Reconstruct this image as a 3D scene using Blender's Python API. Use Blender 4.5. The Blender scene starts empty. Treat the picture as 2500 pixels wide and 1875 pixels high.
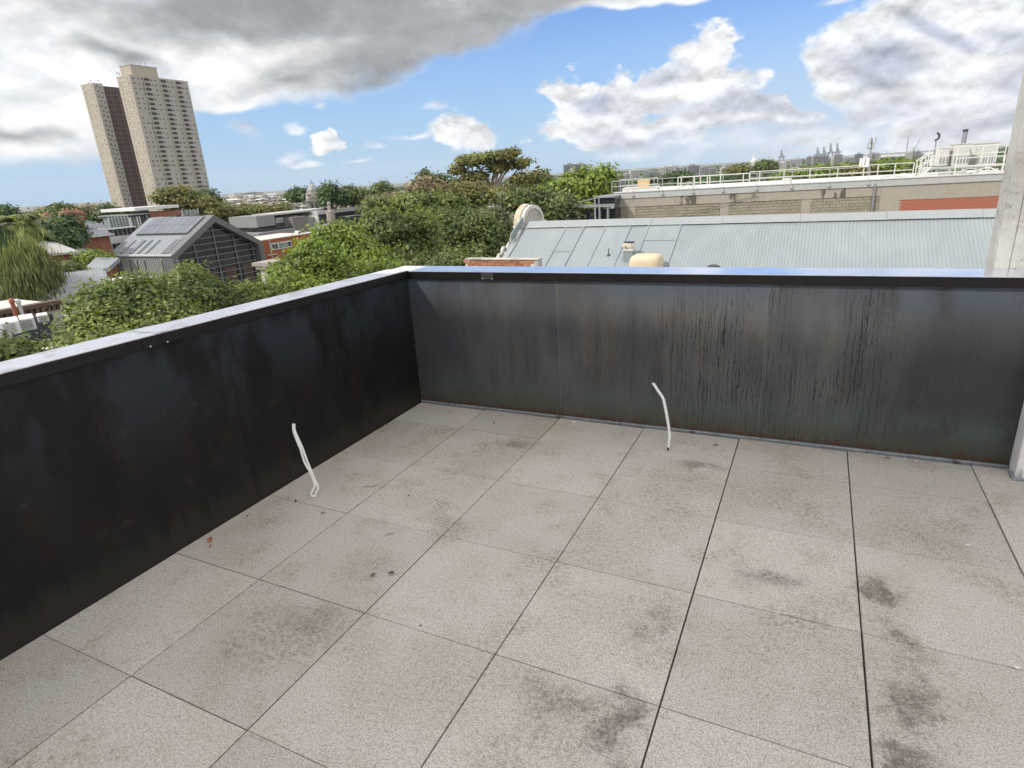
import bpy, bmesh, math, random
import numpy as np
from mathutils import Vector, Matrix
random.seed(7); RNG = np.random.default_rng(7)
rad = math.radians
scn = bpy.context.scene
COL = scn.collection

# ------------------------------------------------------------------ camera
CAM = Vector((2.715, -3.334, 1.652))
FPX = 1480.995                                   # focal length in pixels of the 2500 px wide photograph
cam_rot = Matrix.Rotation(0.46875, 3, 'Z') @ Matrix.Rotation(1.23998, 3, 'X') @ Matrix.Rotation(-0.06226, 3, 'Z')
cd = bpy.data.cameras.new('camera'); cam = bpy.data.objects.new('camera', cd); COL.objects.link(cam)
cam.matrix_world = Matrix.Translation(CAM) @ cam_rot.to_4x4()
cd.sensor_width = 36.0; cd.lens = 36.0 * FPX / 2500.0; cd.clip_start = 0.05; cd.clip_end = 30000
scn.camera = cam
vs = scn.view_settings
vs.view_transform = 'Standard'; vs.look = 'None'; vs.gamma = 1.0; vs.exposure = 0.62; vs.use_curve_mapping = False
scn.render.engine = 'CYCLES'
scn.cycles.max_bounces = 6; scn.cycles.transparent_max_bounces = 6
try: scn.cycles.use_denoising = True
except Exception: pass

def ray(u, v):
    return (cam_rot @ Vector(((u - 1250) / FPX, -(v - 937.5) / FPX, -1))).normalized()
def hit(u, v, ax, val):                           # where the sight line through a photo pixel meets the plane axis = val
    d = ray(u, v); return CAM + d * ((val - CAM[ax]) / d[ax])
def at(u, v, dist):                               # the point at a horizontal distance
    d = ray(u, v); return CAM + d * (dist / math.hypot(d.x, d.y))
def azel(u, v):
    d = ray(u, v); return math.degrees(math.atan2(d.y, d.x)), math.degrees(math.asin(d.z))

# ------------------------------------------------------------------ sky and sun
SUN_AZ, SUN_EL = rad(228), rad(46)                # direction towards the sun
sd = bpy.data.lights.new('sun', 'SUN'); sun = bpy.data.objects.new('sun', sd); COL.objects.link(sun)
sd.energy = 2.6; sd.angle = rad(0.6); sd.color = (1.0, 0.93, 0.82)
sdir = Vector((math.cos(SUN_EL) * math.cos(SUN_AZ), math.cos(SUN_EL) * math.sin(SUN_AZ), math.sin(SUN_EL)))
sun.rotation_euler = sdir.to_track_quat('Z', 'Y').to_euler()

class NT:
    def __init__(s, tree): s.t = tree; s.n = tree.nodes; s.l = tree.links
    def new(s, typ, **kw):
        n = s.n.new(typ)
        for k, v in kw.items(): setattr(n, k, v)
        return n
    def put(s, sock, v):
        if isinstance(v, bpy.types.NodeSocket): s.l.new(v, sock)
        elif v is not None:
            if isinstance(v, (tuple, list)) and sock.type == 'RGBA' and len(v) == 3: v = (*v, 1)
            if isinstance(v, (tuple, list)) and sock.type == 'VECTOR': v = v[:3]
            sock.default_value = v
    def m(s, op, a, b=None, c=None, clamp=False):
        n = s.new('ShaderNodeMath', operation=op, use_clamp=clamp)
        s.put(n.inputs[0], a)
        if b is not None: s.put(n.inputs[1], b)
        if c is not None: s.put(n.inputs[2], c)
        return n.outputs[0]
    def vm(s, op, a, b=None):
        n = s.new('ShaderNodeVectorMath', operation=op)
        s.put(n.inputs[0], a)
        if b is not None: s.put(n.inputs[1], b)
        return n.outputs['Value'] if op in ('DOT_PRODUCT', 'LENGTH', 'DISTANCE') else n.outputs[0]
    def comb(s, x, y, z=0.0):
        n = s.new('ShaderNodeCombineXYZ')
        for i, v in enumerate((x, y, z)): s.put(n.inputs[i], v)
        return n.outputs[0]
    def sep(s, v):
        n = s.new('ShaderNodeSeparateXYZ'); s.put(n.inputs[0], v); return n.outputs
    def noise(s, vec, scale, detail=4, rough=0.55, col=False, dist=0.0, lac=2.0):
        n = s.new('ShaderNodeTexNoise'); s.put(n.inputs['Vector'], vec); n.inputs['Scale'].default_value = scale
        n.inputs['Detail'].default_value = detail; n.inputs['Roughness'].default_value = rough
        n.inputs['Distortion'].default_value = dist; n.inputs['Lacunarity'].default_value = lac
        return n.outputs['Color'] if col else n.outputs['Fac']
    def ss(s, x, a, b, lo=0.0, hi=1.0):           # smoothstep between a and b
        n = s.new('ShaderNodeMapRange', interpolation_type='SMOOTHSTEP'); s.put(n.inputs[0], x)
        for i, v in enumerate((a, b, lo, hi)): s.put(n.inputs[i + 1], v)
        return n.outputs[0]
    def lin(s, x, a, b, lo=0.0, hi=1.0):
        n = s.new('ShaderNodeMapRange'); s.put(n.inputs[0], x)
        for i, v in enumerate((a, b, lo, hi)): s.put(n.inputs[i + 1], v)
        return n.outputs[0]
    def mix(s, f, a, b, typ='MIX'):
        n = s.new('ShaderNodeMix', data_type='RGBA', blend_type=typ); s.put(n.inputs[0], f); s.put(n.inputs[6], a); s.put(n.inputs[7], b)
        return n.outputs[2]
    def mapping(s, vec, loc=(0, 0, 0), rot=(0, 0, 0), scale=(1, 1, 1)):
        n = s.new('ShaderNodeMapping'); s.put(n.inputs[0], vec); n.inputs[1].default_value = loc; n.inputs[2].default_value = rot; n.inputs[3].default_value = scale
        return n.outputs[0]

def make_world():
    w = bpy.data.worlds.new('World'); scn.world = w; w.use_nodes = True
    t = NT(w.node_tree); w.node_tree.nodes.clear()
    out = t.new('ShaderNodeOutputWorld'); bg = t.new('ShaderNodeBackground'); t.l.new(bg.outputs[0], out.inputs[0])
    sky = t.new('ShaderNodeTexSky'); sky.sky_type = 'NISHITA'; sky.sun_disc = False
    sky.sun_elevation = SUN_EL; sky.sun_rotation = math.pi / 2 - SUN_AZ
    sky.air_density = 1.15; sky.dust_density = 0.6; sky.ozone_density = 1.5
    tc = t.new('ShaderNodeTexCoord'); d = t.vm('NORMALIZE', tc.outputs['Generated'])
    x, y, z = t.sep(d)
    az = t.m('MULTIPLY', t.m('ARCTAN2', y, x), 180 / math.pi)
    el = t.m('MULTIPLY', t.m('ARCSINE', z), 180 / math.pi)
    p = t.comb(az, el, 0)
    # billowing: large and small displacement of the cloud coordinates (taken on the sphere, so no seam)
    dn = t.mapping(d, scale=(1, 1, 1.7))
    w1 = t.noise(dn, 5.0, 3, 0.5, col=True); w2 = t.noise(dn, 19.0, 6, 0.62, col=True)
    off = t.vm('ADD', t.vm('MULTIPLY', t.vm('SUBTRACT', w1, (0.5, 0.5, 0.5)), (12, 7, 0)),
               t.vm('MULTIPLY', t.vm('SUBTRACT', w2, (0.5, 0.5, 0.5)), (4.2, 3.6, 0)))
    pw = t.vm('ADD', p, off)
    pw_soft = t.vm('ADD', p, t.vm('MULTIPLY', t.vm('SUBTRACT', w1, (0.5, 0.5, 0.5)), (10, 5, 0)))
    def blob(vec, u, v, rx, ry, rot):
        c = azel(u, v); cr, sr = math.cos(rad(rot)), math.sin(rad(rot)); e = 0.3
        a = azel(u + cr * rx * e, v + sr * rx * e); b = azel(u - sr * ry * e, v + cr * ry * e)
        A = np.array([[(a[0] - c[0]) / e, (b[0] - c[0]) / e], [(a[1] - c[1]) / e, (b[1] - c[1]) / e]]); I = np.linalg.inv(A)
        q = t.vm('SUBTRACT', vec, (c[0], c[1], 0))
        qx = t.vm('DOT_PRODUCT', q, (I[0, 0], I[0, 1], 0)); qy = t.vm('DOT_PRODUCT', q, (I[1, 0], I[1, 1], 0))
        return t.vm('LENGTH', t.comb(qx, qy, 0))
    def field(vec, lst, soft):                    # union of soft ellipses: 1 at the heart, 0 on the rim, negative outside
        acc = None
        for (u, v, rx, ry, rot, *s) in lst:
            k = s[0] if s else 1.0
            f = t.m('MULTIPLY', t.m('SUBTRACT', 1.0, blob(vec, u, v, rx, ry, rot)), k)
            acc = f if acc is None else t.m('SMOOTH_MAX', acc, f, soft)
        return acc
    bank = [(120, 190, 420, 230, 0), (560, 112, 470, 152, 2), (980, 60, 430, 135, -12), (1350, -30, 380, 75, -6), (1530, -5, 260, 48, -4), (50, 328, 230, 50, -6), (520, 225, 200, 50, -4), (-300, 100, 400, 330, 0)]
    cum = [(1145, 315, 105, 62, 0), (787, 335, 38, 36, 40), (1722, 125, 70, 62, 10), (1735, 210, 125, 76, 20), (1540, 235, 155, 56, 0), (1390, 225, 50, 65, 20),
           (1430, 295, 120, 50, 0), (1680, 292, 240, 46, 0), (1850, 262, 80, 36, 20), (2085, 165, 150, 92, -20), (2260, 80, 240, 110, -25), (2240, 235, 310, 95, 0),
           (2480, 110, 260, 190, 0), (2400, 330, 360, 60, 0), (2900, 200, 400, 280, 0)]
    wisp = [(1075, 241, 46, 16, 0), (1010, 320, 90, 13, -3), (760, 388, 60, 10, 0), (700, 375, 40, 12, 0), (700, 312, 32, 12, 0), (860, 393, 40, 8, 0), (1640, 340, 260, 34, -4), (1980, 350, 420, 60, -2), (560, 305, 50, 22, 0), (2060, 20, 40, 12, 0), (900, 350, 40, 10, 0), (770, 255, 26, 12, 0)]
    det = t.noise(dn, 20.0, 7, 0.54); det2 = t.noise(dn, 8.0, 5, 0.55)
    dd = t.m('SUBTRACT', det, 0.5)
    fb = t.m('MULTIPLY_ADD', dd, 0.34, field(pw_soft, bank, 0.3))
    m_bank = t.ss(fb, -0.05, 0.26)
    fc = t.m('MULTIPLY_ADD', dd, 1.15, field(pw, cum, 0.18))
    m_cum = t.ss(fc, -0.03, 0.30)
    fw = t.m('MULTIPLY_ADD', dd, 2.4, field(pw_soft, wisp, 0.1))
    m_wisp = t.ss(fw, -0.2, 1.1, 0, 0.72)
    # the rest of the sky: drifting cumulus, made brighter than over the roofs to light the terrace
    pl = t.comb(t.m('DIVIDE', x, t.m('ADD', t.m('ABSOLUTE', z), 0.22)), t.m('DIVIDE', y, t.m('ADD', t.m('ABSOLUTE', z), 0.22)), 0)
    g = t.noise(pl, 1.6, 7, 0.58)
    inview = t.m('MULTIPLY', t.ss(t.m('ABSOLUTE', t.m('SUBTRACT', az, 117.0)), 50.0, 66.0, 1.0, 0.0), t.ss(el, 21.0, 32.0, 1.0, 0.0))
    m_gen = t.m('MULTIPLY', t.ss(g, 0.39, 0.52), t.m('SUBTRACT', 1.0, inview))
    m_gen = t.m('MULTIPLY', m_gen, t.ss(el, -1.0, 4.0))
    # shade: grey hearts and undersides
    dark = [(760, 40, 560, 105, -2, 1.0), (1060, 110, 400, 90, -12, 1.0), (1380, -10, 330, 62, -7, 1.0), (560, 290, 130, 26, -4, .45), (40, 330, 150, 20, 0, .5), (300, 150, 110, 26, 0, .45), (700, 200, 160, 24, -6, .35),
            (1425, 247, 70, 24, 0, .8), (1615, 200, 90, 24, 0, .55), (1700, 262, 120, 26, 0, .4), (1830, 262, 120, 34, 5, .7), (1640, 315, 320, 24, 0, .5),
            (2110, 150, 120, 46, 0, .55), (2300, 75, 90, 30, 10, .75), (2470, 75, 100, 50, 0, .8), (2200, 262, 280, 30, -5, .45), (2480, 190, 130, 60, 0, .5), (2350, 310, 300, 22, -8, .35), (2900, 250, 300, 160, 0, .6)]
    fd = t.m('MULTIPLY_ADD', dd, 0.6, field(pw_soft, dark, 0.25))
    m_dark = t.ss(fd, -0.25, 0.50)
    lit = t.noise(t.vm('ADD', dn, (0.0, 0.0, 0.018)), 19.0, 5, 0.58); lit0 = t.noise(dn, 19.0, 5, 0.58)
    emb = t.m('MULTIPLY', t.m('SUBTRACT', lit0, lit), t.lin(m_bank, 0, 1, 1.5, 0.5))
    grey_bank = t.mix(t.ss(det2, .3, .7), (1.95, 2.05, 2.1), (2.9, 3.0, 3.1))
    grey_cum = t.mix(t.ss(det2, .3, .7), (3.1, 3.4, 4.2), (4.4, 4.6, 5.2))
    in_bank = t.ss(t.m('SUBTRACT', m_bank, m_cum), -0.1, 0.6)
    grey = t.mix(in_bank, grey_cum, grey_bank)
    white = t.mix(t.ss(det2, 0.35, 0.65), (4.9, 5.1, 5.4), (7.2, 7.2, 7.2))
    cc = t.mix(m_dark, white, grey)
    cc = t.mix(t.m('SUBTRACT', 1.0, inview), cc, t.mix(t.ss(g, 0.5, 0.68), (11.8, 11.4, 10.8), (6.0, 6.0, 5.9)))
    br = t.m('MAXIMUM', t.m('ADD', 1.0, emb), 0.5)
    cc = t.vm('MULTIPLY', cc, t.comb(br, br, br))
    mask = t.m('MAXIMUM', t.m('MAXIMUM', m_bank, m_cum), t.m('MAXIMUM', m_wisp, m_gen))
    # thin haze veil along the horizon
    skyc = t.vm('MULTIPLY', sky.outputs[0], (0.50, 0.68, 1.05))
    skyc = t.mix(t.ss(el, 0.0, 17.0, 0.74, 0.0), skyc, (2.7, 4.2, 5.9))
    skyc = t.mix(t.ss(az, 112.0, 92.0, 0.0, 0.55), skyc, t.mix(t.ss(el, 1.0, 12.0), (4.0, 4.6, 5.6), skyc))
    fin = t.mix(mask, skyc, cc)
    t.put(bg.inputs[0], fin); bg.inputs[1].default_value = 0.1
make_world()

# ------------------------------------------------------------------ materials
MATS = {}
def mat(name, color, rough=0.8, metal=0.0, var=0.0, vscale=3.0, col2=None, c2=(0.45, 0.62), bump=0.0, bscale=40.0, rnd=0.0, coat=0.0, stretch=(1, 1, 1), spec=None):
    if name in MATS: return MATS[name]
    m = bpy.data.materials.new(name); m.use_nodes = True; t = NT(m.node_tree)
    b = t.n['Principled BSDF']; b.inputs['Roughness'].default_value = rough; b.inputs['Metallic'].default_value = metal
    if coat: b.inputs['Coat Weight'].default_value = coat
    if spec is not None: b.inputs['Specular IOR Level'].default_value = spec
    geo = t.new('ShaderNodeNewGeometry'); P = t.mapping(geo.outputs['Position'], scale=stretch)
    c = (*color, 1)
    if col2 is not None:
        c = t.mix(t.ss(t.noise(P, vscale, 6, 0.6), c2[0], c2[1]), c, (*col2, 1))
    if var or rnd:
        k = 1.0
        if var: k = t.lin(t.noise(P, vscale * 2.3, 7, 0.62), 0.25, 0.75, 1 - var, 1 + var)
        if rnd:
            oi = t.new('ShaderNodeObjectInfo'); k = t.m('MULTIPLY', k, t.lin(oi.outputs['Random'], 0, 1, 1 - rnd, 1 + rnd))
        c = t.vm('MULTIPLY', c, t.comb(k, k, k))
    t.put(b.inputs['Base Color'], c)
    if bump:
        bn = t.new('ShaderNodeBump'); bn.inputs['Strength'].default_value = bump; bn.inputs['Distance'].default_value = 0.01
        t.put(bn.inputs['Height'], t.noise(P, bscale, 5, 0.6)); t.l.new(bn.outputs[0], b.inputs['Normal'])
    MATS[name] = m; return m

def mat_leaf(name, c1, c2, c3=None, trans=0.35, vscale=0.6):
    m = bpy.data.materials.new(name); m.use_nodes = True; t = NT(m.node_tree); b = t.n['Principled BSDF']
    geo = t.new('ShaderNodeNewGeometry')
    n = t.noise(geo.outputs['Position'], vscale, 4, 0.6)
    c = t.mix(t.ss(n, 0.38, 0.62), c1, c2)
    if c3: c = t.mix(t.ss(t.noise(geo.outputs['Position'], vscale * 0.45 + .01, 3, 0.5), 0.52, 0.66), c, c3)
    at_ = t.new('ShaderNodeAttribute'); at_.attribute_name = 'tone'
    k = t.lin(at_.outputs['Fac'], 0, 1, 0.45, 1.65)
    c = t.vm('MULTIPLY', c, t.comb(k, k, t.m('MULTIPLY', k, 0.95)))
    t.put(b.inputs['Base Color'], c); b.inputs['Roughness'].default_value = 0.5; b.inputs['Specular IOR Level'].default_value = 0.35
    tr = t.new('ShaderNodeBsdfTranslucent'); t.put(tr.inputs[0], t.vm('MULTIPLY', c, (1.5, 1.7, 0.6)))
    mx = t.new('ShaderNodeMixShader'); mx.inputs[0].default_value = trans
    t.l.new(b.outputs[0], mx.inputs[1]); t.l.new(tr.outputs[0], mx.inputs[2]); t.l.new(mx.outputs[0], t.n['Material Output'].inputs[0])
    MATS[name] = m; return m

# ------------------------------------------------------------------ mesh helpers
class MB:
    def __init__(s): s.v = []; s.f = []
    def quad(s, *pts):
        i = len(s.v); s.v += [tuple(p) for p in pts]; s.f.append(tuple(range(i, i + len(pts)))); return s
    def box(s, x0, x1, y0, y1, z0, z1, M=None):
        i = len(s.v)
        c = [(x0, y0, z0), (x1, y0, z0), (x1, y1, z0), (x0, y1, z0), (x0, y0, z1), (x1, y0, z1), (x1, y1, z1), (x0, y1, z1)]
        if M is not None: c = [tuple(M @ Vector(q)) for q in c]
        s.v += c; s.f += [tuple(i + k for k in q) for q in ((0, 3, 2, 1), (4, 5, 6, 7), (0, 1, 5, 4), (1, 2, 6, 5), (2, 3, 7, 6), (3, 0, 4, 7))]
        return s
    def prism(s, poly, vec):                      # extrude a polygon (3-D points) by a vector
        i = len(s.v); n = len(poly); v = Vector(vec)
        s.v += [tuple(p) for p in poly] + [tuple(Vector(p) + v) for p in poly]
        s.f.append(tuple(i + k for k in reversed(range(n)))); s.f.append(tuple(i + n + k for k in range(n)))
        for k in range(n): s.f.append((i + k, i + (k + 1) % n, i + n + (k + 1) % n, i + n + k))
        return s
    def tube(s, pts, r, n=8, cap=True):
        pts = [Vector(p) for p in pts]; R = r if isinstance(r, (list, tuple)) else [r] * len(pts); i0 = len(s.v)
        for k, p in enumerate(pts):
            d = (pts[min(k + 1, len(pts) - 1)] - pts[max(k - 1, 0)]).normalized()
            a = d.orthogonal().normalized() if abs(d.z) > 0.95 or True else None
            a = d.cross(Vector((0.13, 0.92, 0.37))).normalized(); b = d.cross(a)
            for j in range(n):
                an = 2 * math.pi * j / n; s.v.append(tuple(p + (a * math.cos(an) + b * math.sin(an)) * R[k]))
        for k in range(len(pts) - 1):
            for j in range(n):
                s.f.append((i0 + k * n + j, i0 + k * n + (j + 1) % n, i0 + (k + 1) * n + (j + 1) % n, i0 + (k + 1) * n + j))
        if cap:
            s.f.append(tuple(i0 + j for j in reversed(range(n)))); s.f.append(tuple(i0 + (len(pts) - 1) * n + j for j in range(n)))
        return s
    def lathe(s, c, prof, n=16):                  # profile [(radius, z)] turned round a vertical axis
        i0 = len(s.v); c = Vector(c)
        for r, z in prof:
            for j in range(n):
                an = 2 * math.pi * j / n; s.v.append((c.x + r * math.cos(an), c.y + r * math.sin(an), c.z + z))
        for k in range(len(prof) - 1):
            for j in range(n): s.f.append((i0 + k * n + j, i0 + k * n + (j + 1) % n, i0 + (k + 1) * n + (j + 1) % n, i0 + (k + 1) * n + j))
        s.f.append(tuple(i0 + j for j in reversed(range(n)))); s.f.append(tuple(i0 + (len(prof) - 1) * n + j for j in range(n)))
        return s
    def build(s, name, m, parent=None, bevel=0.0, smooth=False, seg=1, local=False):
        me = bpy.data.meshes.new(name)
        vv = s.v
        if parent is not None and not local:
            M = WM(parent).inverted(); vv = [tuple(M @ Vector(q)) for q in s.v]
        me.from_pydata(vv, [], s.f)
        if bevel:
            bm = bmesh.new(); bm.from_mesh(me)
            bmesh.ops.bevel(bm, geom=bm.edges[:], offset=bevel, segments=seg, affect='EDGES', profile=0.5, clamp_overlap=True)
            bm.to_mesh(me); bm.free()
        me.update(); me.materials.append(m)
        if smooth: me.shade_smooth()
        o = bpy.data.objects.new(name, me); COL.objects.link(o)
        if parent is not None: o.parent = parent
        return o
def WM(o):
    M = Matrix.LocRotScale(o.location, o.rotation_euler, o.scale)
    return WM(o.parent) @ M if o.parent else M
def tag(o, label=None, cat=None, group=None, kind=None):
    for k, v in (('label', label), ('category', cat), ('group', group), ('kind', kind)):
        if v: o[k] = v
    return o
def thing(name, loc, label, cat, group=None, rotz=0.0):
    o = bpy.data.objects.new(name, None); COL.objects.link(o); o.location = loc; o.rotation_euler = (0, 0, rotz); o.empty_display_size = 0.3
    return tag(o, label, cat, group)
def inst(src, name=None, parent=None, loc=None, rot=None, scale=None):   # linked copy of one mesh object
    c = src.copy(); COL.objects.link(c)
    if parent is not None: c.parent = parent
    if loc is not None: c.location = loc
    if rot is not None: c.rotation_euler = rot
    if scale is not None: c.scale = scale
    return c
def copy_tree(o, parent=None):
    c = o.copy(); COL.objects.link(c); c.parent = parent
    for ch in o.children: copy_tree(ch, c)
    return c

# ================================================================== TERRACE
def mat_paver():
    m = bpy.data.materials.new('granite_paver'); m.use_nodes = True; t = NT(m.node_tree); b = t.n['Principled BSDF']
    geo = t.new('ShaderNodeNewGeometry'); P = geo.outputs['Position']; oi = t.new('ShaderNodeObjectInfo')
    Pr = t.vm('ADD', P, t.comb(t.m('MULTIPLY', oi.outputs['Random'], 17.0), t.m('MULTIPLY', oi.outputs['Random'], 5.0), 0))
    s1 = t.noise(Pr, 170, 3, 0.7); s2 = t.noise(Pr, 60, 5, 0.8); s3 = t.noise(Pr, 330, 2, 0.6)
    base = t.mix(t.ss(s1, 0.36, 0.62), (0.355, 0.325, 0.280), (0.615, 0.575, 0.515))
    base = t.mix(t.ss(s3, 0.60, 0.70, 0, 0.8), base, (0.72, 0.69, 0.65))
    base = t.mix(t.ss(s2, 0.54, 0.68, 0, 0.66), base, (0.19, 0.165, 0.13))
    # broad damp and dirt tints
    big = t.noise(P, 1.3, 4, 0.6); big2 = t.noise(P, 3.1, 5, 0.65, col=False)
    spb = t.noise(P, 48, 5, 0.8)
    base = t.mix(t.m('MULTIPLY', t.ss(big, 0.44, 0.66), t.ss(spb, 0.40, 0.62, 0.15, 0.7)), base, t.vm('MULTIPLY', base, (0.70, 0.63, 0.53)))
    base = t.mix(t.m('MULTIPLY', t.ss(big2, 0.50, 0.66), t.ss(spb, 0.44, 0.6, 0.1, 0.8)), base, t.vm('MULTIPLY', base, (0.62, 0.58, 0.50)))
    x, y, z = t.sep(P)
    Pw = t.vm('ADD', P, t.vm('MULTIPLY', t.vm('SUBTRACT', t.noise(P, 5.0, 5, 0.7, col=True), (0.5, 0.5, 0.5)), (0.42, 0.42, 0)))
    def spot(cx, cy, rx, ry, k, rot=0.0):
        q = t.vm('SUBTRACT', Pw, (cx, cy, 0))
        c, s = math.cos(rot), math.sin(rot)
        l = t.vm('LENGTH', t.comb(t.vm('DOT_PRODUCT', q, (c / rx, s / rx, 0)), t.vm('DOT_PRODUCT', q, (-s / ry, c / ry, 0)), 0))
        return t.m('MULTIPLY', t.ss(l, 0.0, 1.7, 1.0, 0.0), k * .8)
    grime = None
    for a in [(3.10, -0.93, .08, .14, 1.1), (3.11, -1.16, .08, .10, .85), (3.12, -1.50, .10, .16, 1.0), (3.10, -1.78, .10, .15, 1.15), (3.16, -1.36, .08, .13, .8), (3.07, -1.30, .06, .10, .6),
              (2.33, -1.42, .12, .26, .8), (2.28, -1.92, .12, .18, 1.1), (2.10, -1.88, .22, .14, .8), (2.68, -1.00, .24, .12, .9), (2.86, -.76, .12, .14, .6),
              (1.12, -.12, .14, .10, .9), (2.24, -.05, .20, .07, .9), (1.12, -1.10, .14, .10, .6), (1.0, -1.9, .25, .1, .8), (1.62, -1.15, .20, .10, .5), (1.05, -1.55, .16, .12, .6),
              (2.95, -1.6, .12, .2, .5), (2.9, -2.1, .16, .14, .6), (.9, .1, .3, .12, .4), (1.7, .12, .3, .14, .4), (.85, -2.2, .2, .1, .55), (3.45, .1, .4, .25, .45), (3.3, -.45, .5, .25, .4)]:
        g = spot(*a); grime = g if grime is None else t.m('MAXIMUM', grime, g)
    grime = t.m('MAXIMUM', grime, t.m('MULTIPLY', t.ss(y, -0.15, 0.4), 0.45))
    spk = t.noise(P, 75, 4, 0.8); spk2 = t.noise(P, 22, 4, 0.7)
    gm = t.m('MULTIPLY', t.ss(t.m('ADD', t.m('MULTIPLY', grime, 0.42), t.m('MULTIPLY_ADD', spk2, 0.35, t.m('MULTIPLY', spk, 0.75))), 0.66, 1.02), t.m('MINIMUM', t.m('MULTIPLY', grime, 1.5), 1.0))
    base = t.mix(t.m('MULTIPLY', gm, 0.78), base, (0.070, 0.058, 0.044))
    base = t.mix(t.m('MULTIPLY', grime, 0.22), base, t.vm('MULTIPLY', base, (0.55, 0.50, 0.42)))
    fine = t.noise(P, 8.0, 5, 0.7); base = t.mix(t.ss(t.m('MULTIPLY', t.ss(fine, .5, .66), spk), 0.48, 0.62, 0, 0.35), base, (0.13, 0.115, 0.095))
    k = t.lin(oi.outputs['Random'], 0, 1, 0.91, 1.06); base = t.vm('MULTIPLY', base, t.comb(k, k, k))
    t.put(b.inputs['Base Color'], base); b.inputs['Roughness'].default_value = 0.72
    bn = t.new('ShaderNodeBump'); bn.inputs['Strength'].default_value = 0.35; bn.inputs['Distance'].default_value = 0.002
    t.put(bn.inputs['Height'], s1); t.l.new(bn.outputs[0], b.inputs['Normal'])
    return m
M_PAVER = mat_paver()

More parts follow.
